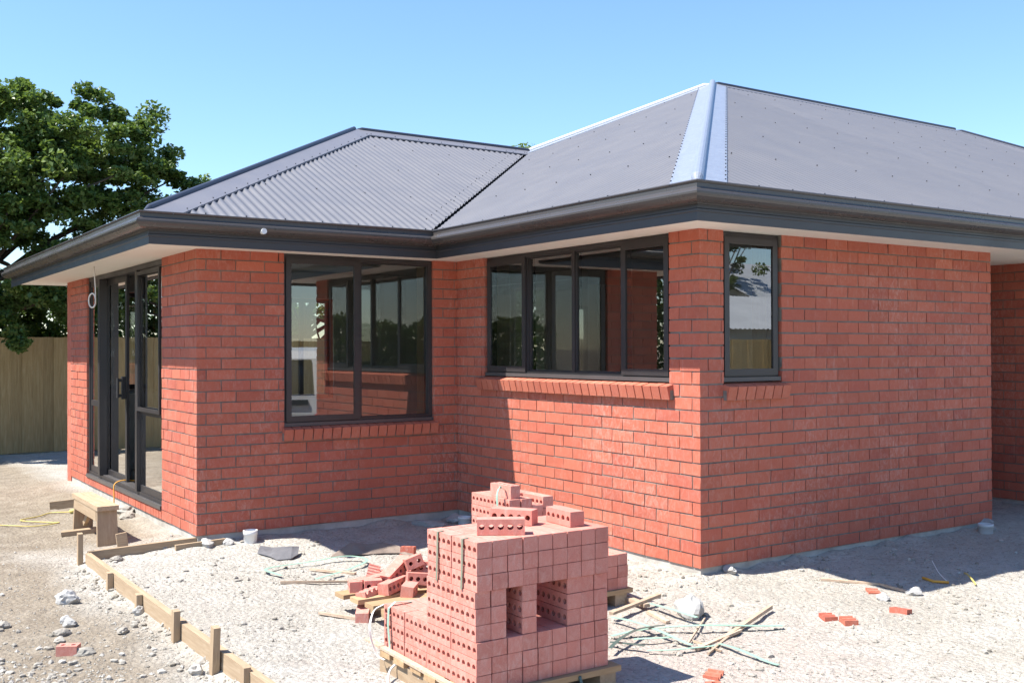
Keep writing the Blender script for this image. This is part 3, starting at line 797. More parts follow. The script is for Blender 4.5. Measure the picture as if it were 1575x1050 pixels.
# ------------------------------------------------------------------ pallets of bricks
BL, BW, BT = .2080, .0748, .0674       # length, width along the holes, thickness
def holed_brick(L=BL, W=BW, T=BT, holes=5, rad=.0135):
    """brick with through holes along local x; length along y, thickness along z"""
    v = []; f = []; idx = {}
    def vid(p):
        k = tuple(round(c, 5) for c in p)
        if k not in idx: idx[k] = len(v); v.append(k)
        return idx[k]
    cw = L/holes
    ring = [[], []]
    for h in range(holes):
        yc = -L/2+cw*(h+.5); r_ = rad*random.uniform(.93, 1.05)
        per = [(cw/2, 0), (cw/2, T/2), (0, T/2), (-cw/2, T/2), (-cw/2, 0), (-cw/2, -T/2), (0, -T/2), (cw/2, -T/2)]
        cir = [(r_*math.cos(k*math.pi/4), r_*math.sin(k*math.pi/4)) for k in range(8)]
        for si, x in enumerate((-W/2, W/2)):
            for k in range(8):
                q = [per[k], per[(k+1) % 8], cir[(k+1) % 8], cir[k]]
                ids = [vid((x, yc+a, b)) for a, b in q]
                f.append(tuple(ids) if si == 0 else tuple(ids[::-1]))
        for k in range(8):
            a, b = cir[k], cir[(k+1) % 8]
            f.append((vid((-W/2, yc+a[0], a[1])), vid((-W/2, yc+b[0], b[1])), vid((W/2, yc+b[0], b[1])), vid((W/2, yc+a[0], a[1]))))
    for h in range(holes):
        for q in (0, .5):
            y0 = -L/2+cw*(h+q); y1 = y0+cw/2
            for z, fl in ((T/2, 1), (-T/2, -1)):
                ids = [vid((-W/2, y0, z)), vid((W/2, y0, z)), vid((W/2, y1, z)), vid((-W/2, y1, z))]
                f.append(tuple(ids[::fl]))
    for y, fl in ((-L/2, 1), (L/2, -1)):
        ids = [vid((-W/2, y, -T/2)), vid((W/2, y, -T/2)), vid((W/2, y, 0)), vid((W/2, y, T/2)), vid((-W/2, y, T/2)), vid((-W/2, y, 0))]
        f.append(tuple(ids[::fl]))
    return mesh_of('brick', v, f, 'brick_new')
HB = [holed_brick() for _ in range(4)]
HALF = holed_brick(L=.105, holes=2)
# a brick broken open along its holes shows a comb of half round grooves
def broken_brick(BL=BL, n=5, m='brick_new'):
    cw = BL/n; top = []; 
    for h in range(n):
        y0 = -BL/2+cw*h
        top += [(y0, 0.006), (y0+cw*.22, .006), (y0+cw*.32, -.006), (y0+cw*.5, -.012), (y0+cw*.68, -.006), (y0+cw*.78, .006)]
    top.append((BL/2, .006)); v = []; f = []; m_ = len(top)
    for x in (-BW/2, BW/2):
        v += [(x, y, z) for y, z in top]+[(x, y, -BT/2) for y, z in top]
    for k in range(m_-1):
        f += [(k, k+1, 2*m_+k+1, 2*m_+k), (k+1, k, m_+k, m_+k+1), (2*m_+k, 2*m_+k+1, 3*m_+k+1, 3*m_+k), (m_+k+1, m_+k, 3*m_+k, 3*m_+k+1)]
    f += [(0, 2*m_, 3*m_, m_), (m_-1, 2*m_-1, 4*m_-1, 3*m_-1)]
    return mesh_of('brick_piece', v, f, m)
BROK = broken_brick(); BROKH = broken_brick(.10, 2, 'brick'); HALFR = holed_brick(L=.105, holes=2); HALFR.materials[0] = MAT['brick']
def brick(loc, rot=(0,0,0), label='', group=None, me=None, name='brick'):
    o = bpy.data.objects.new(name, me or random.choice(HB)); COL.objects.link(o); o.location = loc; o.rotation_euler = rot
    return tag(o, label, 'brick', group)
jit = lambda a: random.uniform(-a, a)
SX, SY, CP, RP, DP = -2.52, -1.27, .079, .0700, .2115
def occupied(i, j, k):
    if not (0 <= i < 9 and 0 <= j < 4 and 0 <= k < 9): return False
    if k >= 3 and j > 1: return False
    if 3 <= k <= 5 and i in (2, 4, 5): return False
    return True
ORD = ['first', 'second', 'third', 'fourth', 'fifth', 'sixth', 'seventh', 'eighth', 'ninth', 'tenth']
def front_label(i, j, k):
    """names a brick of the front stack by the face it shows, its row from the top and its place from the corner nearest the viewer"""
    row = ORD[8-k]
    if i == 0 and j == 0: return f'pink corner brick of the front stack, {row} row down'
    if j == 0: return f'pink brick end-on in front stack, {row} row down, {ORD[i]} from near corner'
    if j > 1:
        if i == 0: return f'pink brick showing holes in low step of front stack, {row} row down, {ORD[j]} back'
        return f'pink brick in low step of front stack, {row} row down, {ORD[i]} column, {ORD[j]} back'
    if i == 0: return f'pink brick showing holes on lit side of front stack, {row} row down, {ORD[j]} back'
    if k == 8: return f'pink brick on top of front stack, rear half, {ORD[i]} from the lit side'
    return f'pink brick deep beside a lifting slot of front stack, {row} row down, {ORD[i]} column'
for k in range(9):
    for j in range(4):
        for i in range(9):
            if not occupied(i, j, k): continue
            vis = (i == 0 or j == 0 or not occupied(i, j, k+1) or not occupied(i-1, j, k) or not occupied(i+1, j, k) or (j == 3 and k == 2))
            if not vis or (j > 1 and i > 5 and i != 8): continue
            key = 'step' if j > 1 else ('top' if k > 5 else 'mid' if k > 2 else 'low')
            grp = {'top': 'upper bricks of the front stack', 'mid': 'middle bricks of the front stack', 'low': 'lower bricks of the front stack', 'step': 'bricks in the step of the front stack'}[key]
            tw = .004 if k > 5 else 0
            brick((SX+CP*(i+.5)+jit(.0012)+(.004 if k > 5 else 0)+(.006 if i == 6 and 3 <= k <= 5 else 0), SY+DP*(j+.5)+jit(.002)+(.006 if k in (3,4,5) and j == 0 else 0), RP*(k+.5)-.0005), (0, 0, jit(.012)), front_label(i, j, k), grp)
# loose ones on top
GT = 'bricks lying on top of the front stack'
brick((-2.315, -1.147, .6305+BT/2), (0, 0, R(58.5)), 'single brick on the front stack, its five holes facing the viewer', GT)
brick((-2.115, -.955, .6305+BT/2), (0, 0, R(33)), 'brick lying flat behind the single five-hole brick on the front stack', GT)
brick((-1.925, -1.095, .6305+BT/2), (0, 0, R(-4)), 'brick lying crosswise at the far corner of the front stack top', GT)

# pallets
def pallet(x0, x1, y0, y1, slats, bearers, label, zt=-.001):
    g = gz((x0+x1)/2, (y0+y1)/2)
    root = empty('pallet', ((x0+x1)/2, (y0+y1)/2, g), label, 'pallet', 'timber brick pallets')
    for (a, b, dx) in slats:
        mb = MB(); mb.box(x0+dx, x1+jit(.015), a, b, zt-.026, zt); mb.build('slat', 'pallet_wood', root)
    for bx in bearers:
        mb = MB(); mb.box(bx-.045, bx+.045, y0+.01, y1-.01, -.135, zt-.0265); mb.build('bearer', 'timber_y', root)
    return root
pallet(-2.565, -1.775, -1.30, -.42, [(-1.30+.148*k, -1.30+.148*k+.10, jit(.012)) for k in range(6)], (-2.50, -2.15, -1.83), 'timber pallet under the tall front stack of bricks')
pallet(-2.225, -.725, -.16, .78, [(.655, .775, -.01), (.50, .61, .01), (.325, .435, .02), (.15, .25, .03), (0, .11, .01), (-.16, -.04, 0)], (-2.03, -1.45, -.80), 'timber pallet behind the front stack with its slats sticking out')

# rear stack
X0, Y0 = -1.452, -.145
for k in range(3):
    for j in range(4):
        for i in range(9):
            if i == 8 or j == 0 or k == 2 or i == 0:
                if j > 0 and (1 <= i <= 5 or (i < 8 and k < 2)): continue
                brick((X0+CP*(i+.5)+jit(.0015), Y0+DP*(j+.5)+jit(.002), RP*(k+.5)), (0, 0, jit(.008)), f'brick in low block of rear stack, {ORD[2-k]} row down, {ORD[8-i]} from right, {ORD[j]} back', 'low bricks of the rear stack')
for k in range(3, 8):
    for j in (1, 2):
        for i in range(5):
            if (i == 2 and k == 7 and j == 1) or (i == 4 and k == 7): continue
            if i in (1, 2) and j == 2 and k < 7: continue
            brick((X0+CP*(i+.5)+jit(.002), Y0+DP*(j+.5)+jit(.004)+.005, RP*(k+.5)), (0, 0, jit(.012)), f'brick in tower of rear stack, {ORD[7-k]} row down, {ORD[i]} from its left, {ORD[j-1]} back', 'tower bricks of the rear stack')
brick((X0+.055, Y0+DP*1.5+.03, RP*8+BW/2+.0005), (0, R(90), R(2)), 'brick on edge on top of the rear tower', 'single bricks on the rear tower')
brick((X0+CP*2.5, Y0+DP*1.5, RP*7+.018), (0, 0, 0), 'broken brick in a gap at the top of the rear tower', 'single bricks on the rear tower', BROK, 'brick_piece')

# tumbled bricks on the rear pallet
PG = 'tumbled bricks on the rear pallet'
def frame_rot(ydir, zdir):
    y = Vector(ydir).normalized(); z = Vector(zdir); z = (z-y*z.dot(y)).normalized(); x = y.cross(z)
    return Matrix((x, y, z)).transposed().to_euler()
tum = [((-1.885, .66, .105), (.75, .30, .42), (-.45, -.2, .85), 'tumbled brick leaning up at the top of the loose pile'),
       ((-1.955, .565, .040), (.80, .42, .06), (-.10, .05, 1), 'tumbled brick with two dark holes at the front of the loose pile'),
       ((-1.80, .47, .075), (.85, -.30, -.10), (.05, .1, 1), 'tumbled brick lying flat against the front stack'),
       ((-1.70, .60, .115), (.8, -.45, .05), (-.1, .1, 1), 'tumbled brick highest beside the front stack'),
       ((-2.02, .73, .036), (.95, .12, .03), (0, 0, 1), 'tumbled brick at the far left end of the loose pile'),
       ((-1.86, .835, .036), (.9, .35, .02), (0, 0, 1), 'tumbled brick at the back of the loose pile'),
       ((-1.72, .76, .05), (.6, .6, .12), (-.2, 0, 1), 'tumbled brick half hidden at the back right of the loose pile'),
       ((-1.75, .70, .036), (1, .2, 0), (0, 0, 1), 'tumbled brick underneath the leaning brick'),
       ((-1.74, .33, .036), (.2, 1, 0), (0, 0, 1), 'tumbled brick between the two pallets')]
for (c, yd, zd, lb) in tum: brick(c, frame_rot(yd, zd), lb, PG)
brick((-2.045, .655, .036), (0, 0, R(70)), 'half brick with a notch at the edge of the loose pile', PG, HALF)
brick((-2.185, .50, gz(-2.185, .50)+BT/2-.01), frame_rot((.5, .9, 0), (0, 0, 1)), 'brick propping up the rear pallet', PG)

for (c, yd, zd, me, lb) in (((-2.08, .60, .03), (.9, .4, .1), (0, .2, 1), BROK, 'broken brick at the front left of the loose pile'), ((-1.97, .80, .075), (.5, .8, .2), (.3, 0, 1), BROK, 'broken brick lying on the back of the loose pile'),
        ((-1.80, .60, .155), (.9, -.2, .3), (-.3, .2, 1), HALF, 'half brick balanced high on the loose pile'), ((-1.92, .43, .035), (.7, .7, .1), (.2, 0, 1), HALF, 'half brick at the near edge of the loose pile'), ((-2.13, .72, .03), (.3, .9, 0), (0, 0, 1), HALF, 'half brick on the far end of the pallet slats')):
    brick(c, frame_rot(yd, zd), lb, PG, me, 'brick_piece')

# straps on the stacks
def strap(pts, w, m, label, up=None, name='plastic_strap', group='packing straps'):
    b = MB(); b.ribbon(pts, w, .0016, up); o = b.build(name, m, None, off=pts[0]); return tag(o, label, 'strap', group)
for yy, lb in ((SY+DP*1.52, 'green strap down the lit side of the front stack, farther one'), (SY+DP*.52, 'green strap down the lit side of the front stack, nearer one')):
    strap([(SX+.03, yy, .6325), (SX-.0005, yy, .6295), (SX-.002, yy, .52), (SX-.004, yy+.004, .415)], .014, 'strap_olive', lb, [(0,0,1), (-.7,0,.7), (-1,0,0), (-1,0,0)])
strap([(SX+.12, SY+DP*3.72, .212), (SX+.03, SY+DP*3.7, .225), (SX-.008, SY+DP*3.68, .20), (SX-.014, SY+DP*3.66, .12), (SX-.012, SY+DP*3.6, .03), (SX-.018, SY+DP*3.55, -.01)], .018, 'strap_green', 'slack green strap over the low step of the front stack', [(0,0,1), (-.3,0,.9), (-1,0,.2), (-1,0,0), (-1,0,0), (-1,0,0)])
def arc(p, q, h, n=14, side=(0,0,1)):
    p, q, s_ = Vector(p), Vector(q), Vector(side)
    return [p+(q-p)*t+s_*h*4*t*(1-t) for t in [k/n for k in range(n+1)]]
def cable(pts, r_, m, label, name='cable', cat='cable', group=None, n=6):
    b = MB(); b.tube(pts, r_, n); return tag(b.build(name, m, None, True, off=pts[0]), label, cat, group)
def smooth_pts(pts, n=6):
    """Catmull-Rom through the points"""
    P_ = [Vector(p) for p in pts]; P_ = [P_[0]*2-P_[1]]+P_+[P_[-1]*2-P_[-2]]; out = []
    for i in range(1, len(P_)-2):
        a, b, c, d = P_[i-1:i+3]
        for k in range(n):
            t = k/n; out.append(.5*((2*b)+(c-a)*t+(2*a-5*b+4*c-d)*t*t+(3*b-a-3*c+d)*t**3))
    return out+[P_[-2]]
strap(smooth_pts([(SX-.01, SY+DP*3.9, .21), (SX-.06, SY+DP*3.95, .18), (SX-.085, SY+DP*3.9, .09), (SX-.07, SY+DP*3.7, -.01), (SX-.05, SY+DP*3.5, -.03)]), .012, 'strap_white', 'thin white strap looping off the step of the front stack', None)
strap(smooth_pts([(X0-.01, Y0+DP*1.2, .40), (X0-.045, Y0+DP*1.25, .48), (X0-.05, Y0+DP*1.3, .58), (X0-.02, Y0+DP*1.35, .63), (X0+.03, Y0+DP*1.4, .60)]), .020, 'strap_green', 'green strap curling off the rear tower', [(1,0,.1)]*25)
cable(smooth_pts([(SX-.16, SY+.50, gz(SX-.16, SY+.5)+.01), (SX-.06, SY+.66, -.055), (SX-.012, SY+.62, -.022), (SX-.02, SY+.45, -.05)]), .006, 'strap_white', 'white band bowing out from the front pallet', 'plastic_band', 'strap', 'packing straps')
mb = MB(); mb.beam((SX-.026, SY+DP*4.6, .012), (SX-.026, SY+.06, -.004), .030, .012); tag(mb.build('timber_lath', 'stick', None, off=(SX, SY, 0)), 'long pale lath lying along the foot of the front stack', 'lath')
cable(smooth_pts([(-2.00, -1.30, -.01), (-2.00, -1.315, -.05), (-2.01, -1.32, -.10)]), .008, 'strap_dark', 'short dark strap end hanging below the front pallet', 'plastic_band', 'strap', 'packing straps')

# ------------------------------------------------------------------ things lying on the ground
def G(x, y, h=0.0): return (x, y, gz(x, y)+h)
def ground_strap(pts, w, m, label, lift=.010):
    q = [Vector((p[0], p[1], 0)) for p in pts]; q = smooth_pts(q, 5)
    return strap([(v.x, v.y, gz0(v.x, v.y)+lift+.010+.006*math.sin(i*.35)) for i, v in enumerate(q)], w*1.6, m, label)
ground_strap([(-1.084,-.404),(-1.052,-.595),(-1.055,-.833),(-1.077,-1.041)], .016, 'strap_green', 'green strap running toward the viewer from the right of the stack', .02)
ground_strap([(-.743,-.338),(-.74,-.524),(-.721,-.712)], .018, 'strap_green', 'green strap end in front of the big pale rock', .03)
ground_strap([(-.962,-.712),(-.774,-.828),(-.588,-.93),(-.399,-1.046)], .018, 'strap_green', 'pale green strap lying straight across the gravel, rightmost of the straps', .014)
ground_strap([(-1.298,-.665),(-1.125,-.68),(-.954,-.704)], .016, 'strap_green', 'green strap crossing behind the dark curved strap')
ground_strap([(-1.242,-.78),(-1.151,-.843),(-1.031,-.875)], .016, 'strap_green', 'short pale green strap beside the dark curved strap')
ground_strap([(-1.494,-.895),(-1.347,-.806),(-1.154,-.713),(-1.046,-.708),(-.997,-.755)], .013, 'strap_dark', 'dark strap curving out from behind the front stack', .035)
ground_strap([(-1.395,-.774),(-1.307,-.942)], .016, 'strap_dark', 'short dark strap beside the shadow of the stack', .02)
ground_strap([(-1.317,-.97),(-1.221,-1.048),(-1.037,-1.081),(-.936,-1.09)], .012, 'strap_green', 'thin strap along the edge of the stack shadow')
ground_strap([(-.931,-1.093),(-.937,-1.232),(-.944,-1.387),(-.94,-1.498)], .014, 'strap_green', 'thin strap reaching toward the lower edge beyond the sticks')
ground_strap([(-2.205,1.702),(-2.24,1.908),(-2.065,1.997),(-1.852,2.025),(-1.586,2.023),(-1.516,1.814),(-1.758,1.635)], .016, 'strap_green', 'long green strap bent into an open loop left of the rear pallet', .02)
ground_strap([(-2.054,1.481),(-1.834,1.557)], .016, 'strap_green', 'short green strap crossing the pale sticks left of the pallet', .02)
def stick(p, q, w, h, label, name='timber_stick', m='stick', lift=.012, lift2=None):
    b = MB(); a = G(*p, lift); c = G(*q, lift if lift2 is None else lift2); b.beam(a, c, w, h)
    v = [Vector(x)+Vector((jit(.002), jit(.002), jit(.002))) for x in b.v]; b.v = [tuple(x) for x in v]
    return tag(b.build(name, m, None, off=a), label, 'stick', 'timber offcuts on the gravel')
stick((-1.079,-1.076), (-.631,-.954), .022, .016, 'pale stick lying right of the stack shadow, nearer half of a broken pair')
stick((-.762,-.983), (-.179,-.759), .022, .018, 'long stick pointing away to the right, farther half of a broken pair', lift2=.03)
stick((-1.076,-1.16), (-.773,-1.002), .012, .012, 'thin dark twig crossing the pale stick')
stick((-.72,.061), (-.771,-.35), .040, .020, 'pale plank end beside the rear pallet', lift=.03)
stick((-1.069,-.385), (-.606,-.272), .028, .016, 'splintered stick crossing the plank end', lift=.05, lift2=.055)
stick((-.808,-.401), (-.829,-.594), .026, .016, 'short pale offcut in front of the plank end')
stick((-1.049,-.987), (-.583,-.633), .008, .008, 'thin twig leading up to the big pale rock')
stick((-.973,-.94), (-.993,-1.17), .012, .008, 'thin sliver crossing the end of the pale stick')
stick((.613,-.468), (.846,-.745), .020, .014, 'slender pale stick near the wall shadow, farther half')
stick((.846,-.745), (.83,-.953), .020, .014, 'slender pale stick near the wall shadow, nearer half')
stick((-1.937,1.844), (-1.739,1.539), .026, .014, 'pale stick inside the open strap loop')
stick((-2.27,1.555), (-1.856,1.325), .022, .014, 'long pale stick in front of the strap loop')
stick((-2.36,.72), (-2.187,.403), .020, .014, 'pale stick left of the rear pallet feet')

# rocks and rubble
def rock(c, size, label, m='rubble', seed=0, flat=.8, cat='rock', group='rocks and rubble'):
    bmr = bmesh.new(); bmesh.ops.create_icosphere(bmr, subdivisions=3, radius=1)
    for v in bmr.verts:
        d = v.co.normalized(); q = d*1.3+Vector((seed*7.3, seed*3.1, 1))
        k = 1+.36*noise.noise(q)+.20*noise.noise(q*2.7)+.12*noise.noise(q*6)+.05*noise.noise(q*14)
        co = d*k
        for pl in range(5):
            nn = Vector((math.sin(seed*3+pl*2.4), math.cos(seed*5+pl*1.7), math.sin(seed+pl*1.1))).normalized(); t_ = co.dot(nn)
            if t_ > .78: co -= nn*(t_-.78)*.85
        v.co = Vector((co.x*size[0], co.y*size[1], co.z*size[2]))
    me = bpy.data.meshes.new('rock'); bmr.to_mesh(me); bmr.free(); me.materials.append(MAT[m])
    o = bpy.data.objects.new('rock', me); COL.objects.link(o); o.location = (c[0], c[1], gz(c[0], c[1])+size[2]*.38); o.rotation_euler = (0, 0, seed*1.3)
    return tag(o, label, cat, group)
rock((-.615, -.545), (.088, .075, .095), 'big pale concrete lump right of the brick stacks', seed=1)
rock((-3.483, 2.06), (.075, .06, .06), 'largest grey rock on the bare soil left of the formwork', seed=2)
rock((-3.60, 1.50), (.035, .03, .032), 'smaller grey stone of a touching pair on the bare soil', seed=3)
rock((-3.59, 1.42), (.042, .035, .034), 'blue grey stone of a touching pair on the bare soil', seed=4)
rock((-3.669, 1.248), (.05, .04, .028), 'flat tan stone casting a shadow beyond the brick fragment', 'stone', 5)
rock((-3.70, 1.12), (.034, .03, .02), 'small flat stone close to the tan stone', 'stone', 6)
rock((-3.637, .806), (.055, .03, .026), 'knobbly stone touching the brick fragment', 'stone', 7)
rock((-3.375, 1.109), (.055, .03, .022), 'smooth flat stone alone between formwork and brick fragment', 'stone', 8)
rock((-3.25, .17), (.042, .036, .034), 'round white stone against the formwork near the tall peg', 'stone', 9)
rock((-3.93, 1.61), (.06, .05, .03), 'low dark stone at the left edge of the bare soil', 'stone', 10)
rock((-2.42, 5.05), (.12, .09, .05), 'tan rock by the concrete footing below the sliding door', 'stone', 11)
rock((-2.46, 4.75), (.07, .06, .04), 'smaller tan rock by the footing below the sliding door', 'stone', 12)
rock((.57, -.97), (.05, .04, .03), 'white stone lying next to red fragments', 'rubble', 13)
rock((.835, -1.0), (.05, .04, .032), 'white stone at the end of the slender stick', 'rubble', 14)
rock((3.10, -.12), (.045, .04, .04), 'pale lump beside the grey pipe stub at the wall end', 'rubble', 15)
rock((3.22, .02), (.09, .07, .04), 'mortar heap at the end of the wide wall', 'rubble', 16)
rock((-3.19, 1.47), (.04, .035, .035), 'grey stone leaning on the formwork by a short peg', 'rubble', 17)
rock((-2.30, 3.00), (.10, .05, .035), 'mortar rubble heaped at the house corner', 'rubble', 18)
rock((-2.14, 2.98), (.05, .04, .03), 'small mortar lump beside the white pipe stub', 'rubble', 19)
rock((-.12, 2.92), (.10, .09, .05), 'grey mortar heap in the inner corner of the walls', 'rubble', 20)
rock((-.42, 2.86), (.16, .07, .04), 'long mortar heap along the shaded wall', 'rubble', 21)
rock((-2.98, 2.93), (.05, .035, .03), 'yellowish stone in the corner of the formwork', 'stone', 22)
rock((.22, -.04), (.06, .03, .03), 'mortar lump at the foot of the near house corner', 'rubble', 23)
# brick fragments
FG = 'brick fragments on the ground'
def frag(c, rz, label, me, tilt=0.0, h=.03):
    ry = R(90) if me is HALFR else 0
    return brick((c[0], c[1], gz(*c)+min(h, .02)), (tilt*.3, ry+tilt*.25, rz), label, FG, me, 'brick_piece')
frag((-.04, -1.06), R(-30), 'broken brick with grooves on the right hand gravel, farther of two', BROKH)
frag((-.04, -1.20), R(-32), 'broken brick with grooves on the right hand gravel, nearer of two', BROKH)
frag((.375, -1.235), R(20), 'small red brick fragment by the white stones', HALFR, .5, -.012)
frag((.667, -.83), R(-40), 'flat red fragment beside the slender stick', BROKH, .2, .008)
brick((-3.705, .86, gz(-3.705, .86)+.008), (0, R(90), R(60)), 'brick fragment lying on the bare soil left of the formwork', FG, HALF, 'brick_piece')
frag((-1.09, 1.99), R(50), 'small red fragment at the edge of the wall shade', HALFR, .3, .02)
frag((-1.30, -1.42), R(-60), 'red fragment lying in the shadow of the front stack', BROKH, .1, .01)
frag((-1.48, -1.62), R(-20), 'pale brick end at the lower edge in the stack shadow', HALFR, .1, .02)

# crumpled sheets
def sheet(pts, m, label, name):
    """strip of pairs of points (front, back) with relief"""
    v = []; f = []
    for a, b in pts: v += [a, b]
    for k in range(len(pts)-1): f.append((2*k, 2*k+2, 2*k+3, 2*k+1))
    n = len(v); v += [(x, y, z-.004) for x, y, z in v]; f += [tuple(i+n for i in q[::-1]) for q in f]
    e = list(range(0, n, 2))+list(range(n-1, 0, -2))
    for i in range(len(e)): a, b = e[i], e[(i+1) % len(e)]; f.append((b, a, a+n, b+n))
    return tag(mk(name, v, f, m, None, off=pts[0][0]), label, 'sheet')
sheet([(G(-2.06,2.55,.012), G(-1.99,2.68,.035)), (G(-2.02,2.40,.012), G(-1.92,2.60,.03)), (G(-2.00,2.30,.010), G(-1.89,2.50,.045)), (G(-1.91,2.27,.012), G(-1.83,2.44,.06)), (G(-1.83,2.33,.025), G(-1.77,2.45,.05))], 'building_paper', 'bent dark sheet of building paper on the sunny gravel', 'paper_sheet')
sheet([(G(-1.64,2.17,.008), G(-1.60,2.22,.012)), (G(-1.50,2.14,.015), G(-1.44,2.25,.075)), (G(-1.38,2.07,.012), G(-1.32,2.20,.06)), (G(-1.26,2.05,.012), G(-1.22,2.16,.07)), (G(-1.16,2.00,.015), G(-1.12,2.09,.05)), (G(-1.13,1.86,.008), G(-1.08,1.92,.012))], 'cardboard', 'torn brown cardboard lying at the edge of the shade', 'cardboard_sheet')

# pipe stubs
def pipe(c, r_, h, m, label):
    b = MB(); g = gz(*c); n = 20
    v = []; f = []
    for (rr, z) in ((r_, g-.05), (r_, g+h*.62), (r_*1.08, g+h*.64), (r_*1.08, g+h), (r_*.94, g+h), (r_*.94, g+h-.03)):
        v += [(c[0]+rr*math.cos(2*math.pi*k/n), c[1]+rr*math.sin(2*math.pi*k/n), z) for k in range(n)]
    for q in range(5):
        for k in range(n): f.append((q*n+k, q*n+(k+1) % n, (q+1)*n+(k+1) % n, (q+1)*n+k))
    f.append(tuple(5*n+k for k in range(n)))
    return tag(mk('pipe_stub', v, f, m, None, True, off=(c[0], c[1], g)), label, 'pipe', 'drain pipe stubs')
pipe((-1.965, 2.96), .052, .095, 'white_plastic', 'capped white pipe stub beside the near corner of the door wall')
pipe((-.10, 2.80), .055, .05, 'white_plastic', 'low white pipe cap in the inner corner of the walls')
pipe((3.02, -.13), .055, .07, 'grey_plastic', 'grey pipe stub at the far end of the wide wall')

# cables
cable([G(1.238,-.785,.012), G(1.227,-.871,.012), G(1.29,-.94,.012)], .009, 'cable_orange', 'short orange hose end at the edge of the wall shade')
cable(smooth_pts([G(1.589,-.858,.012), G(1.50,-.94,.03), G(1.42,-1.03,.014), G(1.364,-1.081,.012)]), .006, 'cable_yellow', 'bent yellow cord on the right hand gravel')
cable(smooth_pts([G(1.528,-.657,.06), G(1.396,-.797,.03), G(1.312,-.911,.012)]), .003, 'cable_white', 'thin white wire standing out of the wall shade')
lead = smooth_pts([G(-2.74,5.50,.02), G(-2.80,5.51,.02), G(-2.94,5.66,.012), G(-3.06,5.55,.012), G(-3.25,5.35,.012), G(-3.05,5.15,.012), G(-2.98,5.05,.012), G(-3.2,5.0,.012), G(-3.5,5.2,.012), G(-3.9,5.3,.012)])
cable(lead, .0055, 'cable_yellow', 'yellow extension lead coiled over the soil beyond the saw stool')
mb = MB(); mb.tube([G(-2.80,5.51,.022), G(-2.73,5.505,.022)], [.018, .026], 10); tag(mb.build('lead_plug', 'cable_yellow', None, True, off=G(-2.76,5.5)), 'yellow plug at the end of the extension lead', 'plug')
mb = MB(); mb.tube([G(-2.729,5.505,.022), G(-2.69,5.50,.022)], [.027, .027], 10); tag(mb.build('lead_socket', 'rubber', None, True, off=G(-2.71,5.5)), 'black socket on the yellow extension lead', 'plug')
cable(smooth_pts([(-2.16, 5.62, .155), (-2.30, 5.60, .168), (-2.378, 5.585, .135), (-2.385, 5.57, .03), (-2.39, 5.57, -.07), G(-2.42,5.56,.0)]), .006, 'cable_orange', 'thin orange lead hanging over the door threshold')
coil = [(-2.62, 5.33, 2.221), (-2.615, 5.325, 2.12), (-2.61, 5.32, 2.02), (-2.61, 5.315, 1.95)]
for t in range(0, 34):
    a = t/11*2*math.pi-.3; coil.append((-2.634+.024*math.cos(a)+.0003*t, 5.349-.034*math.cos(a)+.0006*t, 1.905+.066*math.sin(a)))
cable(smooth_pts(coil, 3), .0062, 'cable_white', 'white cable coil hanging from the soffit by the sliding door')

# ------------------------------------------------------------------ saw stool, formwork, timber
st = empty('saw_stool', (-2.865, 4.17, gz(-2.865, 4.17)), 'low timber saw stool standing beside the sliding door', 'stool')
mb = MB(); mb.box(-2.948, -2.783, 3.69, 4.66, .166, .202); mb.build('top', 'timber_y', st)
for yy, sl in ((3.745, -.035), (4.585, .035)):
    mb = MB(); z0 = gz(-2.86, yy)-.01
    mb.add([(-2.945, yy-.018+sl, z0), (-2.786, yy-.018+sl, z0), (-2.786, yy+.018+sl, z0), (-2.945, yy+.018+sl, z0), (-2.94, yy-.018, .165), (-2.79, yy-.018, .165), (-2.79, yy+.018, .165), (-2.94, yy+.018, .165)], BOXF); mb.build('leg', 'timber_z', st)
mb = MB(); mb.box(-2.943, -2.915, 3.765, 4.565, .08, .1655); mb.build('apron', 'timber_y', st)
mb = MB(); mb.beam((-2.868, 3.80, -.05), (-2.868, 4.18, .15), .03, .045); mb.build('brace', 'timber_y', st)
mb = MB(); mb.beam((-2.868, 4.53, -.05), (-2.868, 4.22, .15), .03, .045); mb.build('brace', 'timber_y', st)
def plank(x0, y0, x1, y1, w, h, label, lift=.02, name='timber_plank', m='timber_x'):
    b = MB(); b.beam(G(x0, y0, lift), G(x1, y1, lift), w, h); return tag(b.build(name, m, None, off=G(x0, y0)), label, 'plank', 'loose timber planks')
plank(-3.07, 4.45, -2.72, 4.36, .09, .035, 'pale plank lying on the soil across the stool legs')
plank(-2.90, 5.93, -2.60, 5.87, .02, .09, 'brown offcut on edge behind the yellow lead', .03)
plank(-2.545, 2.97, -2.15, 3.0, .03, .045, 'wet brown batten with mortar crumbs at the house corner', .02)
plank(-2.845, 3.50, -2.765, 3.50, .02, .13, 'small board offcut standing against the stool leg', .05)
fw = empty('timber_formwork', (-3.15, 1.5, gz(-3.15, 1.5)), 'low timber formwork boards edging the gravel pad, held by pegs', 'formwork')
mb = MB(); mb.beam((-3.145, 3.075, -.085), (-2.34, 3.135, -.075), .035, .115); mb.build('board', 'timber_x', fw)
mb = MB(); mb.beam((-3.148, 3.055, -.088), (-3.146, .72, -.085), .038, .105); mb.build('board', 'timber_y', fw)
mb = MB(); mb.beam((-3.144, .716, -.088), (-3.115, -1.6, -.092), .038, .10); mb.build('board', 'timber_y', fw)
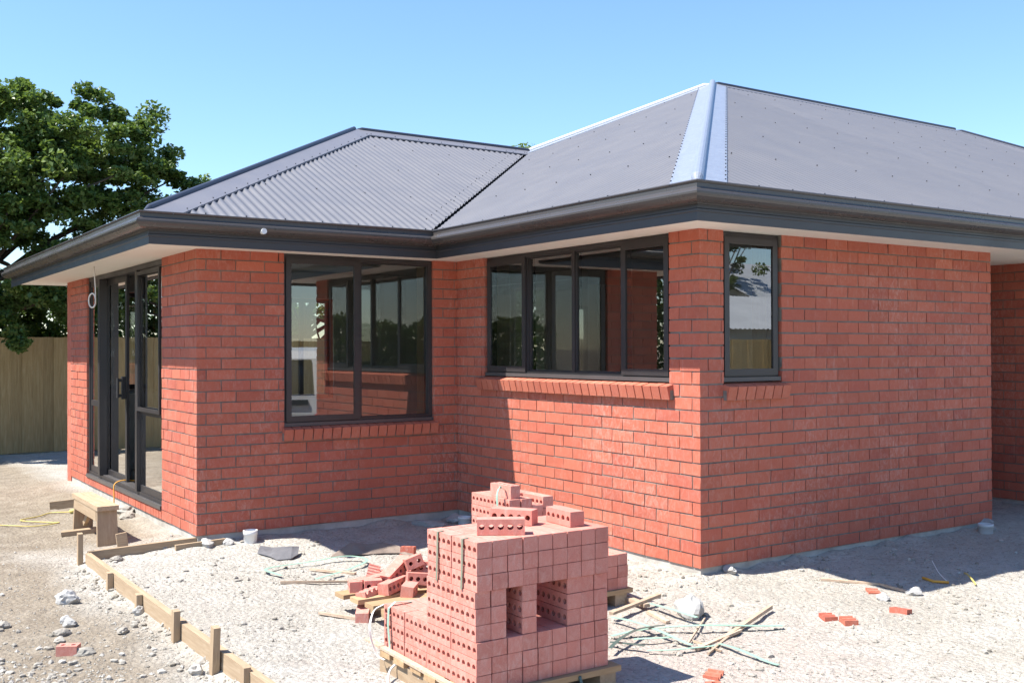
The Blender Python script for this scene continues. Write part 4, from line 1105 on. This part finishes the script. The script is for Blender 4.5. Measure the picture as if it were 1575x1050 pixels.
for (x, y, zt, w_, ln) in ((-3.192, 3.12, .10, .045, 0), (-3.188, 2.23, -.028, .045, 0), (-3.188, 1.50, -.03, .045, 0), (-3.186, .74, .03, .045, .01), (-3.184, .10, .085, .05, .03), (-3.162, -.29, -.02, .05, .0)):
    mb = MB(); z0 = gz(x, y)-.06
    mb.add([(x-.018, y-w_/2, z0), (x+.018, y-w_/2, z0), (x+.018, y+w_/2, z0), (x-.018, y+w_/2, z0), (x-.016, y-w_/2-ln, zt), (x+.018, y-w_/2-ln, zt), (x+.018, y+w_/2-ln, zt+.004), (x-.016, y+w_/2-ln, zt+.004)], BOXF); mb.build('peg', 'timber_z', fw)

# ------------------------------------------------------------------ fences
def fence(p, q, zt, label, step=.152, group='boundary fences', back=1):
    p, q = Vector((*p, 0)), Vector((*q, 0)); d = (q-p); L = d.length; d.normalize(); n_ = Vector((-d.y, d.x, 0))*back
    root = empty('board_fence', (p.x, p.y, gz0(p.x, p.y)), label, 'fence', group)
    k = 0; s = 0.0
    while s < L:
        w_ = step-.001; c = p+d*(s+w_/2); z0 = gz0(c.x, c.y)+.02
        mb = MB(); mb.obox((c.x+n_.x*(.006*(k % 3)+jit(.001)), c.y+n_.y*(.006*(k % 3)+jit(.001)), (z0+zt)/2+jit(.006)), d*(w_/2), n_*.009, (0, 0, (zt-z0)/2)); mb.build('plank', 'fence_wood', root); s += step; k += 1
    for z in (.15, .80, 1.42):
        mb = MB(); mb.beam(p+n_*.054+Vector((0,0,z)), q+n_*.054+Vector((0,0,z)), .06, .09); mb.build('rail', 'fence_wood', root)
    s = .5
    while s < L:
        c = p+d*s+n_*.136; mb = MB(); mb.box(c.x-.05, c.x+.05, c.y-.05, c.y+.05, gz0(c.x, c.y)-.2, zt-.05); mb.build('post', 'fence_wood', root); s += 2.4
    return root
fence((-6.2, 12.75), (13.0, 12.75), 1.645, 'weathered board fence behind the house, shaded by the tree')
fence((-1.0, -10.2), (22.0, -10.2), 1.62, 'board fence mirrored in the narrow window', back=-1)

# ------------------------------------------------------------------ trees
def tree(base, h, crown, nleaf, label, seed, leaf=.075, mleaf='leaf', clusters=90, group='garden trees', trunk_r=.14, lean=(0,0), extra=()):
    """crown: list of ellipsoids (centre, radii); leaves sit in twig clusters spread through them"""
    rs = random.Random(seed)
    root = empty('garden_tree', base, label, 'tree', group)
    B = Vector(base); tb = MB()
    top = B+Vector((lean[0], lean[1], h*.55))
    tb.tube([B-Vector((0,0,.1)), B+Vector((lean[0]*.2, lean[1]*.2, h*.2)), B+Vector((lean[0]*.6, lean[1]*.6, h*.38)), top], [trunk_r*1.25, trunk_r, trunk_r*.85, trunk_r*.6], 9)
    cl = []
    for (c, r_) in crown:
        vol = r_[0]*r_[1]*r_[2]
        cl.append((Vector(c), Vector(r_), vol))
    tot = sum(c[2] for c in cl)
    cents = []
    for (c, r_, vol) in cl:
        for _ in range(max(4, int(clusters*vol/tot))):
            d = Vector((rs.gauss(0,1), rs.gauss(0,1), rs.gauss(0,1))).normalized(); k = rs.random()**.38
            cents.append(c+Vector((d.x*r_.x, d.y*r_.y, d.z*r_.z))*k)
    cents += [Vector(e) for e in extra]
    # limbs to a subset of the clusters
    for q in rs.sample(cents, min(len(cents), 34)):
        s_ = B+(top-B)*rs.uniform(.5, 1.0); m1 = s_+(q-s_)*.45+Vector((0,0,.15)); 
        tb.tube([s_, m1, q], [trunk_r*.38, trunk_r*.2, .012], 5)
    tb.build('trunk', 'bark', root, smooth=True)
    V = np.zeros((nleaf*4, 3)); T = np.zeros(nleaf); n = 0
    per = nleaf//len(cents)
    for q in cents:
        cr = rs.uniform(.12, .30); sq = Vector((rs.uniform(.7, 1.3), rs.uniform(.7, 1.3), rs.uniform(.5, .9)))
        ct = rs.random()
        for _ in range(per):
            d = Vector((rs.gauss(0,1), rs.gauss(0,1), rs.gauss(0,1))).normalized()*cr*rs.random()**.45
            c = q+Vector((d.x*sq.x, d.y*sq.y, d.z*sq.z))
            ln = leaf*rs.uniform(.55, 1.15)
            a = Vector((rs.gauss(0,1), rs.gauss(0,1), rs.gauss(-.5,.6))).normalized()
            nn = Vector((rs.gauss(0,.55), rs.gauss(0,.55), 1)); b = a.cross(nn).normalized(); up = b.cross(a)
            V[n*4] = c-a*ln*.5; V[n*4+1] = c+b*ln*.36+up*ln*.10; V[n*4+2] = c+a*ln*.5; V[n*4+3] = c-b*ln*.36+up*ln*.10
            T[n] = min(1, max(0, .55*rs.random()+.45*ct)); n += 1
    V = V[:n*4]-np.array(base); F = [(4*i, 4*i+1, 4*i+2) for i in range(n)]; F2 = [(4*i, 4*i+2, 4*i+3) for i in range(n)]
    me = bpy.data.meshes.new('crown'); me.from_pydata(V.tolist(), [], F+F2); me.materials.append(MAT[mleaf])
    at = me.attributes.new('tint', 'FLOAT', 'FACE'); at.data.foreach_set('value', np.concatenate([T[:n], T[:n]]))
    me.update(); o = bpy.data.objects.new('crown', me); COL.objects.link(o); o.parent = root
    return root
tree((-3.3, 13.4, -.2), 6.0, [((-2.6, 12.76, 4.22), (1.3, 1.3, 1.35)), ((-1.89, 12.57, 4.46), (1.0, 1.0, 1.15)), ((-1.22, 12.57, 4.36), (1.05, 1.1, 1.3)), ((-0.26, 12.57, 3.6), (0.95, 0.9, 0.95)), ((-0.65, 12.57, 4.27), (0.8, 0.8, 0.9)), ((0.12, 12.57, 3.84), (0.6, 0.6, 0.55)), ((-2.03, 12.38, 2.93), (1.5, 1.0, 1.1)), ((-3.75, 12.76, 3.6), (1.4, 1.4, 1.6)), ((-0.69, 12.57, 2.83), (1.2, 0.8, 0.9)), ((-2.51, 12.48, 2.4), (1.7, 0.7, 0.62)), ((-0.98, 12.48, 2.36), (1.1, 0.6, 0.55)), ((-1.6, 13.55, 2.05), (2.4, .45, .7)), ((-2.4, 13.7, 2.0), (1.7, .4, .6))],
     145000, 'broad leafy tree leaning over the fence left of the house', 3, leaf=.092, clusters=580, trunk_r=.17, lean=(.35, -.3),
     extra=[(-2.28, 12.14, 1.71), (-2.24, 12.1, 1.5), (-2.26, 12.1, 1.57), (-2.41, 12.19, 1.93), (0.36, 12.48, 4.17), (0.55, 12.48, 4.08), (0.74, 12.57, 4.17), (0.12, 12.48, 4.7), (0.07, 12.48, 4.51), (-0.26, 12.48, 5.13), (-0.31, 12.48, 4.94), (-0.17, 12.48, 5.32), (-1.22, 12.57, 5.56), (-2.13, 12.57, 5.51), (-0.98, 12.57, 5.51), (0.31, 12.48, 3.88), (0.17, 12.48, 4.27), (0.5, 12.57, 3.69), (-1.65, 12.57, 5.32), (-0.79, 12.57, 5.22)])
tree((3.3, 14.4, -.2), 4.5, [((3.3, 14.4, 2.4), (1.9, .9, 1.7))], 16000, 'green garden tree glimpsed through the house windows', 5, leaf=.11, clusters=60)
tree((8.0, 14.6, -.2), 4.6, [((8.0, 14.6, 2.5), (2.2, .9, 1.8))], 14000, 'second garden tree behind the house, seen only through glass', 6, leaf=.11, clusters=60)
tree((16.2, -18.2, -.2), 5.5, [((16.2, -18.2, 3.4), (2.3, 1.6, 2.2))], 14000, 'dark tree mirrored in the narrow window', 8, leaf=.13, clusters=70, group='trees mirrored in the windows')
tree((19.8, -20.0, -.2), 7.0, [((19.8, -20.0, 4.6), (2.0, 1.6, 2.4))], 9000, 'pale feathery tree mirrored in the narrow window', 9, leaf=.13, mleaf='leaf_pale', clusters=70, group='trees mirrored in the windows')
tree((2.5, -13.5, -.2), 5.0, [((2.5, -13.5, 3.0), (1.7, 1.4, 1.7))], 9000, 'sunlit tree mirrored in the two-pane window', 10, leaf=.13, mleaf='leaf_pale', clusters=60, group='trees mirrored in the windows')
tree((-5.6, 13.9, -.2), 5.0, [((-5.6, 13.6, 3.0), (1.5, 1.0, 1.7))], 12000, 'tree mirrored in the glass of the sliding door', 12, leaf=.12, clusters=70)

# ------------------------------------------------------------------ neighbours mirrored in the glass
nb = empty('neighbour_shed', (14.0, -13.0, -.15), 'low shed with pale corrugated roof mirrored in the narrow window', 'shed')
part('wall', 'weatherboard', nb, (9.8, 18.0, -15.0, -11.6, -.15, 1.9))
v = []; f = []; n = 120
for k in range(n+1):
    x = 9.5+8.8*k/n; h = .015*math.cos(k*math.pi/1.0)
    v += [(x, -11.2, 1.86+h), (x, -15.2, 2.85+h)]
for k in range(n): f.append((2*k, 2*k+2, 2*k+3, 2*k+1))
mk('roof', v, f, 'roof_grey', nb)
nh = empty('neighbour_house', (26.0, -22.0, -.15), 'pale weatherboard house with gabled roof mirrored in the narrow window', 'house')
part('wall', 'weatherboard', nh, (20.8, 32.0, -25.0, -18.5, -.15, 2.9))
mk('roof', [(20.3, -18.0, 2.85), (32.5, -18.0, 2.85), (32.5, -21.7, 4.5), (20.3, -21.7, 4.5), (20.3, -25.4, 2.85), (32.5, -25.4, 2.85)], [(0,1,2,3), (3,2,5,4)], 'roof_grey', nh)
mk('gable', [(20.8, -18.5, 2.9), (20.8, -21.7, 4.4), (20.8, -25.0, 2.9)], [(0,1,2)], 'weatherboard', nh)
for x in (22.2, 25.4, 28.6):
    wn_ = part('window', 'paint_white', nh, (x, x+1.5, -18.5, -18.45, .9, 2.1)); part('pane', 'car_glass', wn_, (x+.07, x+1.43, -18.45, -18.44, .97, 2.03))

# white van parked out of the frame, mirrored in the two-pane window
van = empty('parked_car', (1.19, -4.66, gz0(1.19, -4.66)), 'white car mirrored in the left pane of the two-pane window', 'car')
VO = Vector((1.19, -4.66, gz0(1.19, -4.66))); va = R(-67)
def vp(l, w_, z): return (VO.x+l*math.cos(va)-w_*math.sin(va), VO.y+l*math.sin(va)+w_*math.cos(va), VO.z+z*.88)
prof = [(-2.15, .42), (-2.2, .75), (-2.18, 1.05), (-2.10, 1.62), (-1.98, 1.74), (-.2, 1.80), (.55, 1.72), (1.18, 1.18), (2.0, 1.0), (2.16, .78), (2.14, .42), (1.75, .34), (-1.8, .34)]
v = []; n = len(prof)
for (w_, ins) in ((-.85, 0), (.85, 0)):
    for (l, z) in prof: v.append(vp(l, w_*(1-.06*max(0, (z-1.0)/.8)), z))
f = [(k, (k+1) % n, n+(k+1) % n, n+k) for k in range(n)]+[tuple(range(n-1, -1, -1)), tuple(range(n, 2*n))]
mk('body', v, f, 'paint_white', van)
def vquad(name, m, pts, parent=van):
    return mk(name, [vp(*p) for p in pts], [tuple(range(len(pts)))], m, parent)
for s_ in (-1, 1):
    ww = lambda z: s_*(.85*(1-.06*max(0, (z-1.0)/.8))+.006)
    for (a, b, c, d) in ((-1.95, -1.05, -1.80, -1.05), (-.98, .02, -.98, .0), (.10, 1.02, .10, .52)):
        vquad('side_window', 'car_glass', [(a, ww(1.08), 1.08), (b, ww(1.08), 1.08), (d, ww(1.60), 1.60), (c, ww(1.60), 1.60)])
    for l in (.0, -.95): 
        mb = MB(); mb.beam(vp(l-.18, s_*.865, .98), vp(l-.02, s_*.865, .98), .03, .035); mb.build('door_handle', 'rubber', van)
    mb = MB(); mb.beam(vp(.72, s_*.86, 1.12), vp(.72, s_*1.03, 1.15), .10, .14); mb.build('wing_mirror', 'rubber', van)
    mb = MB(); mb.beam(vp(-2.19, s_*.74, .50), vp(-2.19, s_*.74, .74), .12, .05); mb.build('tail_light', 'tail_light', van)
    mb = MB(); mb.beam(vp(2.09, s_*.45, .82), vp(2.09, s_*.80, .86), .12, .14); mb.build('headlight', 'head_light', van)
    for l in (-1.35, 1.35):
        c0, c1 = vp(l, s_*.66, .31), vp(l, s_*.87, .31)
        mb = MB(); mb.tube([c0, c1], .31, 20); wh = mb.build('wheel', 'tyre', van)
        mb = MB(); mb.tube([c1, vp(l, s_*.882, .31)], .19, 16); mb.build('rim', 'chrome', wh)
mb = MB(); mb.beam(vp(-2.215, .30, .93), vp(-2.215, .62, .93), .05, .07); mb.build('tailgate_handle', 'rubber', van)
vquad('windscreen', 'car_glass', [(1.14, -.70, 1.23), (1.14, .70, 1.23), (.60, .66, 1.69), (.60, -.66, 1.69)])
vquad('rear_window', 'car_glass', [(-2.19, -.70, 1.06), (-2.19, .70, 1.06), (-2.118, .67, 1.60), (-2.118, -.67, 1.60)])

# hedges round the yard: seen only as dark bands mirrored in the glass, and filling the gap behind the fence
def hedge(p, q, zb, zt, thick, n, leaf, label, seed):
    rs = np.random.default_rng(seed); p, q = np.array(p, float), np.array(q, float); d = (q-p); L = np.linalg.norm(d); d /= L; nn = np.array([-d[1], d[0]])
    t = rs.random(n)*L; w = (rs.random(n)-.5)*thick
    bump = np.array([.5+.5*noise.noise(Vector((x*.9, seed, 1.7)))+.25*noise.noise(Vector((x*3.1, seed, 5.7))) for x in t])
    z = zb+(zt-zb)*(rs.random(n)**.75)*(.62+.45*bump)
    c = np.stack([p[0]+d[0]*t+nn[0]*w, p[1]+d[1]*t+nn[1]*w, z], 1)
    a = rs.normal(size=(n, 3)); a /= np.linalg.norm(a, axis=1, keepdims=True); b = np.cross(a, rs.normal(size=(n, 3))); b /= np.linalg.norm(b, axis=1, keepdims=True)
    V = np.stack([c-a*leaf*.5, c+b*leaf*.34, c+a*leaf*.5, c-b*leaf*.34], 1).reshape(-1, 3)
    root = empty('garden_hedge', (p[0], p[1], -.2), label, 'hedge', 'hedges round the yard')
    me = bpy.data.meshes.new('foliage'); me.from_pydata((V-np.array([p[0], p[1], -.2])).tolist(), [], [tuple(range(4*i, 4*i+4)) for i in range(n)]); me.materials.append(MAT['leaf'])
    at = me.attributes.new('tint', 'FLOAT', 'FACE'); at.data.foreach_set('value', rs.random(n)*.8); me.update()
    o = bpy.data.objects.new('foliage', me); COL.objects.link(o); o.parent = root
    mb = MB()
    for k in range(int(L/1.2)):
        c0 = p+d*(k+.5)*1.2; mb.tube([(c0[0], c0[1], -.3), (c0[0]+.05, c0[1], zb+(zt-zb)*.5)], [.05, .02], 5)
    mb.build('stem', 'bark', root)
hedge((-13, -13.6), (1.5, -13.6), -.1, 2.6, 1.0, 26000, .14, 'long dark hedge mirrored low in the two-pane window', 31)
hedge((-12.5, 6.5), (-6.6, 13.6), -.1, 3.6, 1.2, 22000, .14, 'tall hedge mirrored in the four-pane window', 32)
hedge((-6.0, 14.4), (2.2, 14.4), .2, 3.6, .9, 30000, .10, 'dark hedge filling the gap between the back fence and the leafy tree', 33)
# joiner sleeves on the gutters
for (x, y) in ((5.2, -OVG), (8.4, -OVG)):
    mb = MB(); mb.box(x-.03, x+.03, -.6045, -.55, 2.298, 2.352); mb.build('gutter_joiner', 'gutter', house)
